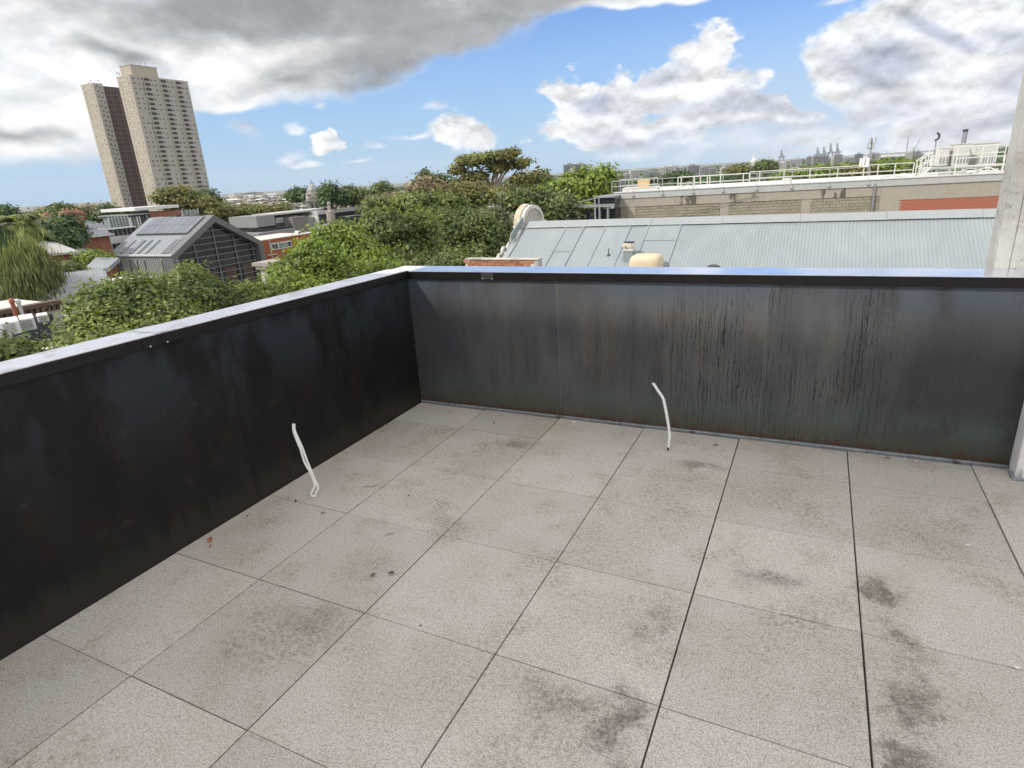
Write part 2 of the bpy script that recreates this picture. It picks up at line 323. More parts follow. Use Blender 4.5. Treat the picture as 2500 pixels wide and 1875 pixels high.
def mat_steel(name, left=False):
    m = bpy.data.materials.new(name); m.use_nodes = True; t = NT(m.node_tree); b = t.n['Principled BSDF']
    geo = t.new('ShaderNodeNewGeometry'); P = geo.outputs['Position']; x, y, z = t.sep(P); oi = t.new('ShaderNodeObjectInfo')
    r = t.m('MULTIPLY', oi.outputs['Random'], 9.0)
    u = t.m('ADD', x, t.m('ADD', y, r))
    p2 = t.comb(u, z, r)
    cl = t.noise(t.mapping(p2, scale=(2.0, 0.9, 1)), 1.5, 6, 0.62)
    cl2 = t.noise(t.mapping(p2, scale=(1.8, 0.8, 1)), 3.0, 6, 0.7)
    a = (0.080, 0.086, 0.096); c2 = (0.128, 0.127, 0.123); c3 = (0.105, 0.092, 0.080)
    if left: a, c2, c3 = (0.0045, 0.0045, 0.005), (0.0115, 0.0105, 0.010), (0.014, 0.009, 0.006)  # much darker copy: the unlit left wall's shade is put into its colour
    base = t.mix(t.ss(cl, 0.38, 0.62), a, c2)
    base = t.mix(t.ss(cl2, 0.50, 0.68, 0, 0.8), base, c3)
    # run marks: thin wandering vertical streaks, in patches
    wob = t.m('MULTIPLY', t.m('SUBTRACT', t.noise(t.mapping(p2, scale=(1, 1, 1)), 6.0, 4, 0.6), 0.5), 0.05)
    uu = t.m('ADD', u, wob)
    st = t.noise(t.comb(uu, t.m('MULTIPLY', z, 0.012), r), 62.0, 2, 0.5)
    st2 = t.noise(t.comb(uu, t.m('MULTIPLY', z, 0.03), t.m('ADD', r, 3.0)), 34.0, 4, 0.7)
    patch = t.ss(t.noise(t.comb(u, t.m('MULTIPLY', z, 0.30), t.m('ADD', r, 7.0)), 2.6, 4, 0.65), 0.36, 0.54)
    sc = t.noise(p2, 14.0, 5, 0.75)
    def runs(freq, seed, wfreq, wamp):            # wandering vertical run lines
        wv = t.m('MULTIPLY', t.m('SUBTRACT', t.noise(t.comb(t.m('MULTIPLY', u, 3.0), t.m('MULTIPLY', z, 1.0), t.m('ADD', r, seed)), wfreq, 4, 0.65), 0.5), wamp)
        vo = t.new('ShaderNodeTexVoronoi', feature='DISTANCE_TO_EDGE', voronoi_dimensions='1D'); vo.inputs['Scale'].default_value = 1.0
        t.put(vo.inputs['W'], t.m('MULTIPLY', t.m('ADD', t.m('ADD', u, wv), seed), freq)); vo.inputs['Randomness'].default_value = 0.95
        ln = t.ss(vo.outputs['Distance'], t.lin(st2, 0.3, 0.7, 0.06, 0.20), 0.0, 0.0, 1.0)
        return t.m('MULTIPLY', ln, t.ss(t.noise(t.comb(t.m('MULTIPLY', u, 9.0), t.m('MULTIPLY', z, 1.6), t.m('ADD', r, seed)), 1.6, 4, 0.6), 0.38, 0.50))
    thin = t.m('MAXIMUM', runs(34.0, 1.7, 4.5, 0.07), t.m('MULTIPLY', runs(52.0, 6.1, 7.0, 0.05), 0.7))
    zone = patch if left else t.m('MULTIPLY', patch, t.m('ADD', 0.22, t.m('MULTIPLY', t.ss(t.m('ABSOLUTE', t.m('SUBTRACT', x, 2.55)), 0.85, 0.45, 0.0, 0.9), 1.0)))
    drip = t.m('MULTIPLY', thin, zone)
    base = t.mix(t.m('MULTIPLY', drip, 0.95), base, (0.010, 0.008, 0.006) if left else (0.008, 0.006, 0.005))
    base = t.mix(t.m('MULTIPLY', t.ss(st2, 0.50, 0.68, 0, 0.38), patch), base, t.vm('MULTIPLY', base, (0.50, 0.46, 0.42)))
    if not left:  # darker ends: part patina, part reflections put into the colour
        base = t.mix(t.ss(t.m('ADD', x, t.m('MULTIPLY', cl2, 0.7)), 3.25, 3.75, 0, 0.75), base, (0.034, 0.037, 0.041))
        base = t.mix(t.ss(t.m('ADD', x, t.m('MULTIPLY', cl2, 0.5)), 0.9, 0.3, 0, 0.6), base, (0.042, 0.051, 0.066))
        base = t.mix(t.m('MULTIPLY', t.ss(z, 0.72, 0.97), t.ss(cl, 0.44, 0.56, 0.1, 0.75)), base, (0.088, 0.112, 0.150))  # bluish sky sheen near the top, put into the colour
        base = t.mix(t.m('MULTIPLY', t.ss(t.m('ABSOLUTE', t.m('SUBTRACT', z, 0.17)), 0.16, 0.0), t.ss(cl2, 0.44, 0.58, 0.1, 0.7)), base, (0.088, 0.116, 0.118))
    else:
        base = t.mix(t.m('MULTIPLY', t.ss(z, 0.45, 0.95), t.ss(cl, 0.42, 0.56, 0.1, 0.9)), base, (0.022, 0.029, 0.040))  # bluish sheen painted in towards the top of the left wall
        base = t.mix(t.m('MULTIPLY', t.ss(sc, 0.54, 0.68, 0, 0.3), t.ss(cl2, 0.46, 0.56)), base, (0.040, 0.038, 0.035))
    # specks and the rusty, mossy foot
    sp = t.noise(p2, 60.0, 4, 0.7); base = t.mix(t.ss(sp, 0.66, 0.74, 0, 0.5), base, (0.28, 0.28, 0.26) if not left else (0.05, 0.05, 0.05))
    base = t.mix(t.m('MULTIPLY', t.ss(sc, 0.60, 0.68, 0, 0.28), t.ss(cl2, .5, .6)), base, (0.16, 0.15, 0.13) if not left else (0.045, 0.042, 0.04))
    foot = t.m('ADD', z, t.m('MULTIPLY', t.m('SUBTRACT', st2, 0.5), 0.22))
    base = t.mix(t.ss(foot, 0.20, 0.05, 0, 0.55), base, (0.082, 0.084, 0.05) if not left else (0.03, 0.028, 0.022))
    base = t.mix(t.ss(foot, 0.055, 0.012, 0, 0.7), base, (0.085, 0.036, 0.018) if not left else (0.03, 0.018, 0.012))
    t.put(b.inputs['Base Color'], base)
    b.inputs['Metallic'].default_value = 0.2 if not left else 0.1
    t.put(b.inputs['Roughness'], t.m('ADD', t.lin(cl2, 0.3, 0.7, 0.34, 0.50), t.m('MULTIPLY', drip, 0.2)))
    b.inputs['Specular IOR Level'].default_value = 0.5 if not left else 0.3
    bn = t.new('ShaderNodeBump'); bn.inputs['Strength'].default_value = 0.25; bn.inputs['Distance'].default_value = 0.004
    t.put(bn.inputs['Height'], t.m('ADD', cl, t.m('MULTIPLY', st2, 0.15))); t.l.new(bn.outputs[0], b.inputs['Normal'])
    return m
M_STEEL = mat_steel('blackened_steel'); M_STEEL_L = mat_steel('blackened_steel_shaded', True)
M_COPE = mat('coping_metal', (0.66, 0.71, 0.82), 0.14, 0.85, var=0.10, vscale=4, bump=0.05, bscale=6)  # bluish base colour stands in for reflected blue sky
M_COPE_DULL = mat('coping_metal_weathered', (0.80, 0.80, 0.80), 0.36, 0.35, var=0.08, vscale=9, col2=(0.62, 0.61, 0.59), c2=(.5, .66))
M_FASCIA = mat('fascia_dark_metal', (0.011, 0.0095, 0.009), 0.42, 0.3, var=0.3, vscale=8)
M_PLATE = mat('joint_plate_metal', (0.05, 0.05, 0.052), 0.5, 0.4, var=0.25, vscale=20)
M_SCREW = mat('screw_zinc', (0.7, 0.7, 0.68), 0.35, 0.6)
M_SEAL = mat('grey_flashing', (0.26, 0.28, 0.30), 0.55, 0.2, var=0.3, vscale=12, col2=(0.12, 0.11, 0.10), c2=(.55, .7))
M_WHITE = mat('weathered_white_paint', (0.90, 0.88, 0.84), 0.6, 0, var=0.08, vscale=20, col2=(0.72, 0.70, 0.65), c2=(.56, .7), bump=.2, bscale=60)
M_DARKVOID = mat('dark_joint_bed', (0.018, 0.017, 0.016), 0.9)

floor = MB().box(-0.06, 9.0, -9.0, 0.46, -0.30, -0.045).build('terrace_floor', M_DARKVOID); tag(floor, kind='structure')
xs = [0.028] + [0.6 * k for k in range(1, 14)]
ys = [0.365] + [-0.6 * j for j in range(0, 12)]
for i in range(len(xs) - 1):
    for j in range(len(ys) - 1):
        x0, x1, y1, y0 = xs[i], xs[i + 1], ys[j], ys[j + 1]
        if i == 0: x0 += 0.004
        if y1 > 0: y1 = 0.352 + 0.023 * x1 - 0.012
        dz = random.uniform(-0.0012, 0.0012); gx = random.uniform(0.0026, 0.0034); gy = random.uniform(0.0010, 0.0018)
        cx, cy = (x0 + x1) / 2, (y0 + y1) / 2
        o = MB().box(x0 + gx - cx, x1 - gx - cx, y0 + gy - cy, y1 - gy - cy, -0.04, 0).build('paver', M_PAVER, floor, bevel=0.0012, local=True)
        o.location = (cx, cy, dz); o.rotation_euler = (random.uniform(-.0015, .0015), random.uniform(-.0015, .0015), random.uniform(-.0008, .0008))

# --- back parapet: along x, its face from (0.03, .375) to (3.78, .46)
def wall_frame(loc, ang): return Matrix.Translation(loc) @ Matrix.Rotation(ang, 4, 'Z')
BA = math.atan2(0.0229, 1.0)
bp = thing('parapet_wall', (0.03, 0.375, 0), 'dark steel clad parapet wall facing the viewer at the end of the terrace, streaked with run marks', 'parapet wall', rotz=BA)
Lb = 3.755
MB().box(0, 6.6, 0.012, 0.215, -0.30, 0.985).build('wall_core', M_FASCIA, bp, local=True)
for a, b_ in ((-0.012, 1.1692), (1.1708, 2.4742), (2.4758, Lb)):
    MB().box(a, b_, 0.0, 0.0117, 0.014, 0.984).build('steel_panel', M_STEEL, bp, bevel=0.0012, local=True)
for sx_ in (1.17, 2.475): MB().box(sx_ - .0007, sx_ + .0007, 0.0006, 0.0110, 0.014, 0.975).build('joint_strip', M_SEAL, bp, local=True)
MB().box(0.0, 3.76, -0.016, 0.006, -0.035, 0.013).build('base_flashing', M_SEAL, bp, bevel=0.003, local=True)
MB().box(0.0, 3.78, -0.017, 0.0, 0.976, 1.026).build('fascia_strip', M_FASCIA, bp, bevel=0.0015, local=True)
for a, b_ in ((0.029, 0.577), (0.581, 6.6)):
    MB().box(a, b_, -0.020, 0.236, 1.0265, 1.032).build('coping_sheet', M_COPE, bp, bevel=0.001, local=True)
MB().box(-0.185, 0.0252, -0.010, 0.236, 1.0268, 1.0318).build('coping_sheet', M_COPE_DULL, bp, bevel=0.001, local=True)
MB().box(0.585, 6.6, 0.2365, 0.241, 0.95, 1.031).build('coping_drip_edge', M_COPE, bp, local=True)
pl = MB().box(0.622, 0.715, -0.021, -0.0172, 0.979, 1.0262).build('joint_plate', M_PLATE, bp, bevel=0.001, local=True)
for sx in (0.632, 0.706):
    MB().tube([(sx, -0.0205, 0.986), (sx, -0.0250, 0.986)], 0.0042, 10).build('screw', M_SCREW, pl, local=True)
# --- left parapet: along y, slightly rising towards the viewer
lp = thing('parapet_wall', (0.03, 0.40, 0), 'near-black steel clad parapet wall along the left side of the terrace with pale metal coping', 'parapet wall')
def lz(y): return 0.0125 * (0.40 - y)
def slab_y(x0, x1, y0, y1, z0, z1):              # box whose height follows the fall of the wall
    m = MB(); p = [(x0, y0), (x1, y0), (x1, y1), (x0, y1)]
    m.v = [(a, b_, z0 + (lz(b_) if z0 > 0.3 else 0)) for a, b_ in p] + [(a, b_, z1 + lz(b_)) for a, b_ in p]
    m.f = [(0, 3, 2, 1), (4, 5, 6, 7), (0, 1, 5, 4), (1, 2, 6, 5), (2, 3, 7, 6), (3, 0, 4, 7)]
    return m
slab_y(-0.140, 0.016, -6.0, 0.392, -0.30, 0.985).build('wall_core', M_FASCIA, lp)
yy = [0.372, -1.27, -2.57, -3.87, -5.17, -6.0]
for k in range(5):
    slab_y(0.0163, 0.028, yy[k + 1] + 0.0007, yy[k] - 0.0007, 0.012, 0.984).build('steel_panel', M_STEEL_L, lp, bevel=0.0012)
slab_y(0.0282, 0.046, -6.0, 0.352, 0.983, 1.033).build('fascia_strip', M_FASCIA, lp, bevel=0.0015)
for a, b_, mm in ((0.6, -1.525, M_COPE_DULL), (-1.528, -1.622, M_COPE_DULL), (-1.625, -6.0, M_COPE_DULL)):
    slab_y(-0.155, 0.0445, b_, min(a, 0.378), 1.0335, 1.039).build('coping_sheet', mm, lp, bevel=0.001)
slab_y(-0.1562, 0.0457, -1.622, -1.5285, 1.0392, 1.0405).build('joint_cover', M_COPE_DULL, lp, bevel=0.0004)
pl = slab_y(0.0462, 0.0495, -1.70, -1.53, 0.985, 1.033).build('joint_plate', M_FASCIA, lp, bevel=0.001)
for sy in (-1.67, -1.585):
    MB().tube([(0.0490, sy, 0.990 + lz(sy)), (0.0535, sy, 0.990 + lz(sy))], 0.0042, 10).build('screw', M_SCREW, pl)
# dark strip under the left wall panels, its colour standing in for the gap's shade
MB().box(0.0165, 0.0275, -6.0, 0.34, -0.04, 0.0115).build('base_shade_strip', M_DARKVOID, lp)

# --- white reveal and dark return at the right end
rv = thing('door_reveal', (3.79, 0.42, 0), 'white painted vertical edge strip at the right end of the dark wall, with its white sill', 'door reveal')
MB().box(3.772, 3.806, 0.345, 0.47, -0.03, 1.0).build('white_edge_strip', M_WHITE, rv, bevel=0.004)
MB().box(3.795, 3.823, 0.322, 0.3445, -0.03, 0.055).build('corner_piece', M_WHITE, rv, bevel=0.003)
MB().box(3.8235, 5.2, 0.328, 0.46, -0.03, 0.028).build('white_sill', M_WHITE, rv, bevel=0.006)
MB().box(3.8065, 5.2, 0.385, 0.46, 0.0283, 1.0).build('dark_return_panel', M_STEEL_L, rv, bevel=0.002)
MB().box(3.755, 5.2, 0.300, 0.3215, -0.035, 0.010).build('base_flashing', M_SEAL, rv, bevel=0.003)
MB().box(3.755, 3.7715, 0.3217, 0.40, -0.035, 0.010).build('base_flashing', M_SEAL, rv, bevel=0.003)

# --- raw concrete column beyond the coping
def mat_concrete():
    m = bpy.data.materials.new('pitted_concrete'); m.use_nodes = True; t = NT(m.node_tree); b = t.n['Principled BSDF']
    geo = t.new('ShaderNodeNewGeometry'); P = geo.outputs['Position']
    c = t.mix(t.ss(t.noise(P, 3.0, 6, 0.65), 0.38, 0.64), (0.36, 0.35, 0.325), (0.48, 0.47, 0.44))
    pit = t.m('MULTIPLY', t.ss(t.noise(t.mapping(P, scale=(1, 1, 1)), 15.0, 5, 0.75), 0.56, 0.66), t.ss(t.noise(P, 3.4, 3, 0.5), .40, .6))
    c = t.mix(t.m('MULTIPLY', pit, 0.45), c, (0.22, 0.21, 0.19)); c = t.mix(t.ss(t.noise(P, 60.0, 4, 0.7), 0.55, 0.7, 0, .4), c, (0.26, 0.25, 0.23))
    t.put(b.inputs['Base Color'], c); b.inputs['Roughness'].default_value = 0.85
    bn = t.new('ShaderNodeBump'); bn.inputs['Strength'].default_value = 0.7; bn.inputs['Distance'].default_value = 0.012
    t.put(bn.inputs['Height'], t.m('SUBTRACT', t.noise(P, 9, 6, 0.7), t.m('MULTIPLY', pit, .5))); t.l.new(bn.outputs[0], b.inputs['Normal'])
    return m
M_CONC = mat_concrete()
cc = thing('concrete_column', (3.9, 0.95, -12), 'raw pitted concrete column rising behind the coping at the right edge', 'column')
yf = 0.70; xe = CAM.x + (yf - CAM.y) / math.tan(rad(78.32)); x1 = CAM.x + (yf - CAM.y) / math.tan(rad(77.77)); x2 = CAM.x + (yf - CAM.y) / math.tan(rad(76.9))
g = 0.0022
xe = x1
for a, b_ in ((x1, x2), (x2, x2 + 0.075), (x2 + 0.075, 4.6)):
    MB().box(a + (g if a != xe else 0), b_ - g, yf, 0.894, -12, 7).build('board_marked_face', M_CONC, cc, bevel=0.003)
MB().box(xe + 0.012, 4.59, yf + 0.006, 0.888, -12, 6.99).build('core', M_CONC, cc)

# --- white cable tails standing out of the paving
M_CABLE = mat('white_pvc', (0.93, 0.93, 0.91), 0.38, 0, var=.02)
M_BLACK = mat('black_rubber', (0.02, 0.02, 0.02), 0.6)
def spline(pts, n=8):
    P = [Vector(p) for p in pts]; out = []
    for i in range(len(P) - 1):
        p0, p1, p2, p3 = P[max(i - 1, 0)], P[i], P[i + 1], P[min(i + 2, len(P) - 1)]
        for k in range(n):
            s = k / n; out.append(0.5 * ((2 * p1) + (p2 - p0) * s + (2 * p0 - 5 * p1 + 4 * p2 - p3) * s * s + (3 * p1 - p0 - 3 * p2 + p3) * s ** 3))
    return out + [P[-1]]
def scr(u, v, B):                                 # point on the upright plane through B that faces the viewer
    d = ray(u, v); w = Vector((B.x - CAM.x, B.y - CAM.y)); w.normalize()
    k = (Vector((B.x - CAM.x, B.y - CAM.y)).dot(w)) / (d.x * w.x + d.y * w.y); return CAM + d * k
B = Vector((2.02, 0.10, 0)); k5 = 1 / 5.53
c2 = thing('cable_tail', B, 'bent white cable tail with black foot standing up by the far wall', 'cable')
pts = [scr(1500 + a * k5, 900 + b_ * k5, B) for a, b_ in ((522, 195), (580, 285), (655, 400), (685, 520), (715, 680), (738, 830), (742, 930), (728, 1062))]
sp = spline(pts); r = Vector((math.cos(rad(27)), math.sin(rad(27)), 0))
MB().tube([p + r * 0.0038 for p in sp], 0.0048, 10).build('cable_strand', M_CABLE, c2, smooth=True)
MB().tube([p - r * 0.0038 for p in sp], 0.0048, 10).build('cable_strand', M_CABLE, c2, smooth=True)
MB().tube([sp[-1], B + Vector((0, 0, 0.004)), B + Vector((0, 0, -0.02))], 0.0055, 10).build('black_foot', M_BLACK, c2, smooth=True)
B = Vector((0.30, -1.13, 0)); k6 = 1 / 5.925
c1 = thing('cable_tail', B, 'white doubled cable tail with open loop at its foot, by the left wall', 'cable')
A = [scr(650 + a * k6, 980 + b_ * k6, B) for a, b_ in ((385, 325), (385, 420), (430, 545), (500, 700), (560, 880), (625, 1000), (665, 1110), (692, 1200), (690, 1235), (652, 1320), (660, 1365), (690, 1388), (708, 1375), (715, 1320), (742, 1250), (728, 1190), (692, 1100), (655, 1000), (590, 860), (528, 700), (455, 540), (410, 420), (408, 325))]
A = [p + Vector((0.006 * math.sin(i), 0.004 * math.cos(i), 0)) * 0.5 for i, p in enumerate(A)]
for i in range(len(A)):
    if A[i].z < 0.006: A[i].z = 0.006
MB().tube(spline(A), 0.0058, 10).build('cable_loop', M_CABLE, c1, smooth=True)
MB().tube([A[11] + Vector((0, 0, .001)), A[11] + Vector((0, 0, -0.03))], 0.006, 8).build('foot', M_BLACK, c1)

# --- litter on the pavers
M_DRY = mat('dry_leaf', (0.09, 0.055, 0.03), 0.8, var=.3, vscale=60); M_ORANGE = mat('rusty_leaf', (0.35, 0.13, 0.06), 0.8); M_CHIP = mat('white_chip', (0.8, 0.78, 0.74), 0.6); M_PEB = mat('dark_pebble', (0.03, 0.028, 0.025), 0.7)
def litter(x, y, kind, label, s=1.0, rot=0.0):
    m = MB()
    if kind == 'twig':
        L = 0.03 * s; pts = [(-L, 0, .002), (-L * .3, .004 * s, .005), (L * .4, -.003 * s, .004), (L, .004 * s, .002)]
        m.tube(pts, [.0006, .0012, .0012, .0005], 6)
        m.tube([(-L * .3, .004 * s, .004), (0, .012 * s, .006)], [.001, .0005], 5); mm, c = M_DRY, 'twig'
    elif kind in ('leaf', 'orange'):
        L = 0.022 * s; n = 7
        for i in range(n):
            t0, t1 = i / n, (i + 1) / n; w0, w1 = .38 * L * math.sin(math.pi * t0), .38 * L * math.sin(math.pi * t1)
            z0, z1 = .002 + .006 * s * math.sin(2.5 * t0), .002 + .006 * s * math.sin(2.5 * t1)
            m.quad((-L + 2 * L * t0, 0, z0), (-L + 2 * L * t1, 0, z1), (-L + 2 * L * t1, w1, z1 + w1 * .6), (-L + 2 * L * t0, w0, z0 + w0 * .6))
            m.quad((-L + 2 * L * t0, -w0, z0 + w0 * .5), (-L + 2 * L * t1, -w1, z1 + w1 * .5), (-L + 2 * L * t1, 0, z1), (-L + 2 * L * t0, 0, z0))
        m.tube([(L, 0, .004), (L * 1.6, .002, .002)], .0005, 5); mm, c = (M_DRY if kind == 'leaf' else M_ORANGE), 'leaf'
    elif kind == 'chip':
        m.prism([(-.009 * s, -.003 * s, .001), (.002 * s, -.006 * s, .001), (.010 * s, .001, .001), (.001, .005 * s, .001), (-.007 * s, .003 * s, .001)], (0.001, 0, .004 * s)); mm, c = M_CHIP, 'chip'
    else:
        m.lathe((0, 0, 0), [(.002 * s, 0), (.006 * s, .002 * s), (.0055 * s, .005 * s), (.002 * s, .007 * s)], 7); mm, c = M_PEB, 'pebble'
    o = m.build({'twig': 'twig', 'leaf': 'dry_leaf', 'orange': 'dry_leaf', 'chip': 'paint_chip', 'peb': 'pebble'}[kind], mm)
    o.location = (x, y, 0.0015); o.rotation_euler = (0, 0, rot); tag(o, label, c)
litter(1.08, -1.59, 'leaf', 'curled dark leaf left of its twin, middle of the paving', .75, 1.3)
litter(1.15, -1.55, 'leaf', 'curled dark leaf right of its twin, middle of the paving', .85, .2)
litter(.95, -1.29, 'twig', 'small brown twig cluster on the third paver from the left wall', 1.0, .9)
litter(.24, -1.205, 'leaf', 'small brown leaf with pale edge on the joint by the looped cable', .7, 2.2)
litter(.228, -1.212, 'chip', 'white flake touching a small brown leaf on the joint', .6, .4)
litter(.53, -.93, 'twig', 'thin straw twig lying right of the looped white cable', 1.1, .5)
litter(.56, -.90, 'twig', 'shorter straw twig beside a longer one right of the looped cable', .7, .7)
litter(.11, -1.66, 'orange', 'rust-orange curled leaf near the left wall', 1.2, 2.5)
litter(.16, -1.70, 'orange', 'tiny rust-orange fragment beside the curled leaf near the left wall', .6, 2.2)
litter(1.03, -1.09, 'chip', 'small tan flake in the middle of the second column of pavers', .6, .4)
litter(.79, .15, 'peb', 'round black pebble on the pavers close to the far wall', 1.0)
litter(.81, -.93, 'peb', 'small dark pebble between the two cable tails, nearer the looped one', .8)
litter(3.44, -.45, 'chip', 'white paint flake on the far right paver', 1.0, .2)
litter(3.34, -.81, 'chip', 'small white speck of paint right of the dark mould stain', .5, 1.2)
litter(3.45, -1.20, 'chip', 'white flake lying on the joint at the right edge', 1.0, -.3)
litter(.10, -1.42, 'peb', 'black pebble close to the foot of the left wall', .8)
litter(1.46, -1.78, 'peb', 'small black pebble in the lower middle of the paving', .7)
litter(1.32, .335, 'chip', 'pale mortar flake at the foot of the far wall', 1.3, .6)
litter(.42, .33, 'chip', 'white crumb at the wall foot near the corner, left of two', .7, .3)
litter(.47, .325, 'chip', 'white crumb at the wall foot near the corner, right of two', .6, 1.3)
litter(3.34, .385, 'chip', 'white crumb on the grey flashing near the right end', .7, .2)
litter(.38, -1.23, 'chip', 'thin white sliver below the looped cable', .6, .5)
litter(.48, -1.25, 'leaf', 'tiny brown leaf on the joint crossing below the looped cable', .6, .8)
litter(3.08, -.30, 'peb', 'dark speck of grit beside the joint at the right', .5)
litter(2.28, .25, 'leaf', 'dark crumpled leaf at the far wall foot right of the bent cable', .8, 0)
litter(3.20, .372, 'leaf', 'dark crumpled leaf by the flashing near the right end', .8, 0)

# --- unseen block added behind the viewer to keep the sun off the terrace
hb = thing('added_shade_block', (-3.0, -8.0, -12), 'plain pale block added out of view behind the terrace to shade it', 'building')
M_SHADEBLOCK = mat('shade_block_cladding', (0.68, 0.67, 0.65), 0.6, var=.1)  # kept pale so the added block bounces light back onto the terrace
M_GLASS = mat('dark_glass', (0.02, 0.025, 0.03), 0.06, 0.0, spec=0.8)
MB().box(-6.8, 2.0, -11.5, -6.1, -12, 9.8).build('wall', M_SHADEBLOCK, hb)
MB().box(2.2, 9.0, -12.0, -9.1, -12, 3.2).build('wall', M_SHADEBLOCK, hb)
for k in range(4):
    MB().box(2.9 + k * 1.5, 4.3 + k * 1.5, -9.098, -9.06, 0.1, 2.5).build('window', M_GLASS, hb)

# ================================================================== NEIGHBOURS
GZ = -12.0
M_GROUND = mat('city_ground', (0.10, 0.11, 0.075), 0.95, var=.4, vscale=.02, col2=(0.17, 0.165, 0.15), c2=(.45, .6))
M_ASPH = mat('asphalt', (0.05, 0.05, 0.052), 0.9, var=.15, vscale=2)
M_PAVE = mat('footpath_concrete', (0.30, 0.29, 0.27), 0.9, var=.1)
tag(MB().quad((-9000, -9000, GZ), (9000, -9000, GZ), (9000, 9000, GZ), (-9000, 9000, GZ)).build('ground', M_GROUND), kind='structure')
tag(MB().box(-21, -12, -60, 140, GZ - .1, GZ + .004).build('road', M_ASPH), kind='structure')
for x0, x1_ in ((-24, -21), (-12, -9.9)): tag(MB().box(x0, x1_, -60, 140, GZ - .1, GZ + .13).build('pavement', M_PAVE), kind='structure')

M_RIDGE = mat('ridge_metal', (0.27, 0.295, 0.30), 0.5, 0.1, var=.05, vscale=.6)
M_ROOF = mat('painted_roof_sheet', (0.225, 0.258, 0.270), 0.55, 0.1, var=.05, vscale=.7, rnd=.035, col2=(0.255, 0.288, 0.298), c2=(.4, .65), stretch=(1, .4, .4))
M_CEM = mat('stained_render', (0.42, 0.39, 0.345), 0.9, var=.2, vscale=1.6, col2=(0.22, 0.20, 0.17), c2=(.50, .68), bump=.5, bscale=12)
M_CEMW = mat('pale_old_render', (0.58, 0.56, 0.52), 0.9, var=.12, vscale=2.5, col2=(0.33, 0.30, 0.26), c2=(.56, .72))
M_LICHEN = mat('lichen_render', (0.42, 0.34, 0.22), 0.9, var=.25, vscale=4, col2=(0.55, 0.52, 0.47), c2=(.45, .6))
M_BEAM = mat('tan_concrete_beam', (0.34, 0.305, 0.25), 0.9, var=.10, vscale=1.2, bump=.3, bscale=10)
def mat_beam():
    m = M_BEAM.copy(); m.name = 'streaked_concrete_beam'; t = NT(m.node_tree); b = t.n['Principled BSDF']
    geo = t.new('ShaderNodeNewGeometry'); x, y, z = t.sep(geo.outputs['Position'])
    blot = t.noise(t.comb(x, t.m('MULTIPLY', y, 0.3), t.m('MULTIPLY', z, 0.25)), 1.7, 4, 0.65); gate = t.ss(t.noise(t.comb(x, 0, 0), 0.42, 2, 0.5), 0.48, 0.56)
    old = b.inputs['Base Color'].links[0].from_socket
    f = t.m('MULTIPLY', t.m('MULTIPLY', t.ss(blot, 0.55, 0.59), gate), t.ss(x, 5.6, 5.0))
    t.put(b.inputs['Base Color'], t.mix(t.m('MULTIPLY', f, 0.82), old, (0.055, 0.042, 0.032))); return m
M_BEAMS = mat_beam()
M_BLOCK = mat('tan_block', (0.275, 0.245, 0.185), 0.95, var=.12, vscale=2, rnd=.10, bump=.3, bscale=30)
M_MORTAR = mat('pale_mortar', (0.44, 0.38, 0.295), 0.95, var=.06)
M_FASC2 = mat('pale_concrete_fascia', (0.42, 0.42, 0.405), 0.85, var=.10, vscale=1.3, col2=(0.40, 0.395, 0.38), c2=(.5, .62))
M_RBRICK = mat('red_brick', (0.40, 0.105, 0.05), 0.85, var=.15, vscale=8, rnd=.18)
M_RMORT = mat('brick_mortar', (0.50, 0.40, 0.33), 0.9)
M_RAIL = mat('galvanised_rail', (0.50, 0.51, 0.50), 0.5, 0.3, var=.1)
M_RAILW = mat('white_rail', (0.62, 0.61, 0.57), 0.5)
M_CREAM = mat('cream_plastic', (0.55, 0.45, 0.31), 0.6, var=.04, vscale=2)
M_ACW = mat('dusty_unit_casing', (0.52, 0.51, 0.47), 0.6, var=.12, vscale=3)
M_DKMETAL = mat('dark_metal', (0.05, 0.052, 0.055), 0.5, .3)
M_GREYMETAL = mat('grey_metal', (0.27, 0.28, 0.29), 0.5, .3, var=.1)
M_WROOF = mat('white_roof_membrane', (0.58, 0.575, 0.55), 0.8, var=.06)

# --- long grey metal roof next door
RZ = -0.45
pA = hit(1298.6, 540, 2, RZ); pB = hit(2426, 509, 2, RZ)
ry = lambda x: pA.y + (pB.y - pA.y) * (x - pA.x) / (pB.x - pA.x)
XG = -9.8; TAN = math.tan(rad(27))
rb = thing('hall_building', (0, 20, GZ), 'long low hall with a pale grey-green metal roof just beyond the terrace wall', 'building')
def onroof(x, s): return (x, ry(x) - s, RZ - 0.10 - s * TAN)   # s: plan distance down from the ridge
EAVE = 12.5
def sheet(x0, x1, s0, s1, lift, m, name, par, sk=0.0):
    th = 0.02; q = MB()
    a = [onroof(x0, s0), onroof(x1, s0), onroof(x1 + sk, s1), onroof(x0 + sk, s1)]
    q.v = [(p[0], p[1], p[2] + lift) for p in a] + [(p[0], p[1], p[2] + lift - th) for p in a]
    q.f = [(3, 2, 1, 0), (4, 5, 6, 7), (0, 1, 5, 4), (1, 2, 6, 5), (2, 3, 7, 6), (3, 0, 4, 7)]
    return q.build(name, m, par)
def roof_x(u, v):                                 # where a photo pixel meets the near roof slope
    d = ray(u, v); k = (pB.y - pA.y) / (pB.x - pA.x)
    # z = RZ-.1-(ry(x)-y)*TAN
    a0 = CAM.z - RZ + .1 + (pA.y + k * (CAM.x - pA.x) - CAM.y) * TAN; a1 = d.z + (k * d.x - d.y) * TAN
    p = CAM + d * (-a0 / a1); return p
seams = [XG + .25]
for u, v in ((1384, 549), (1428, 549), (1475, 560), (1542, 546), (1588, 540), (1665, 540)): seams.append(roof_x(u, v + 3).x)
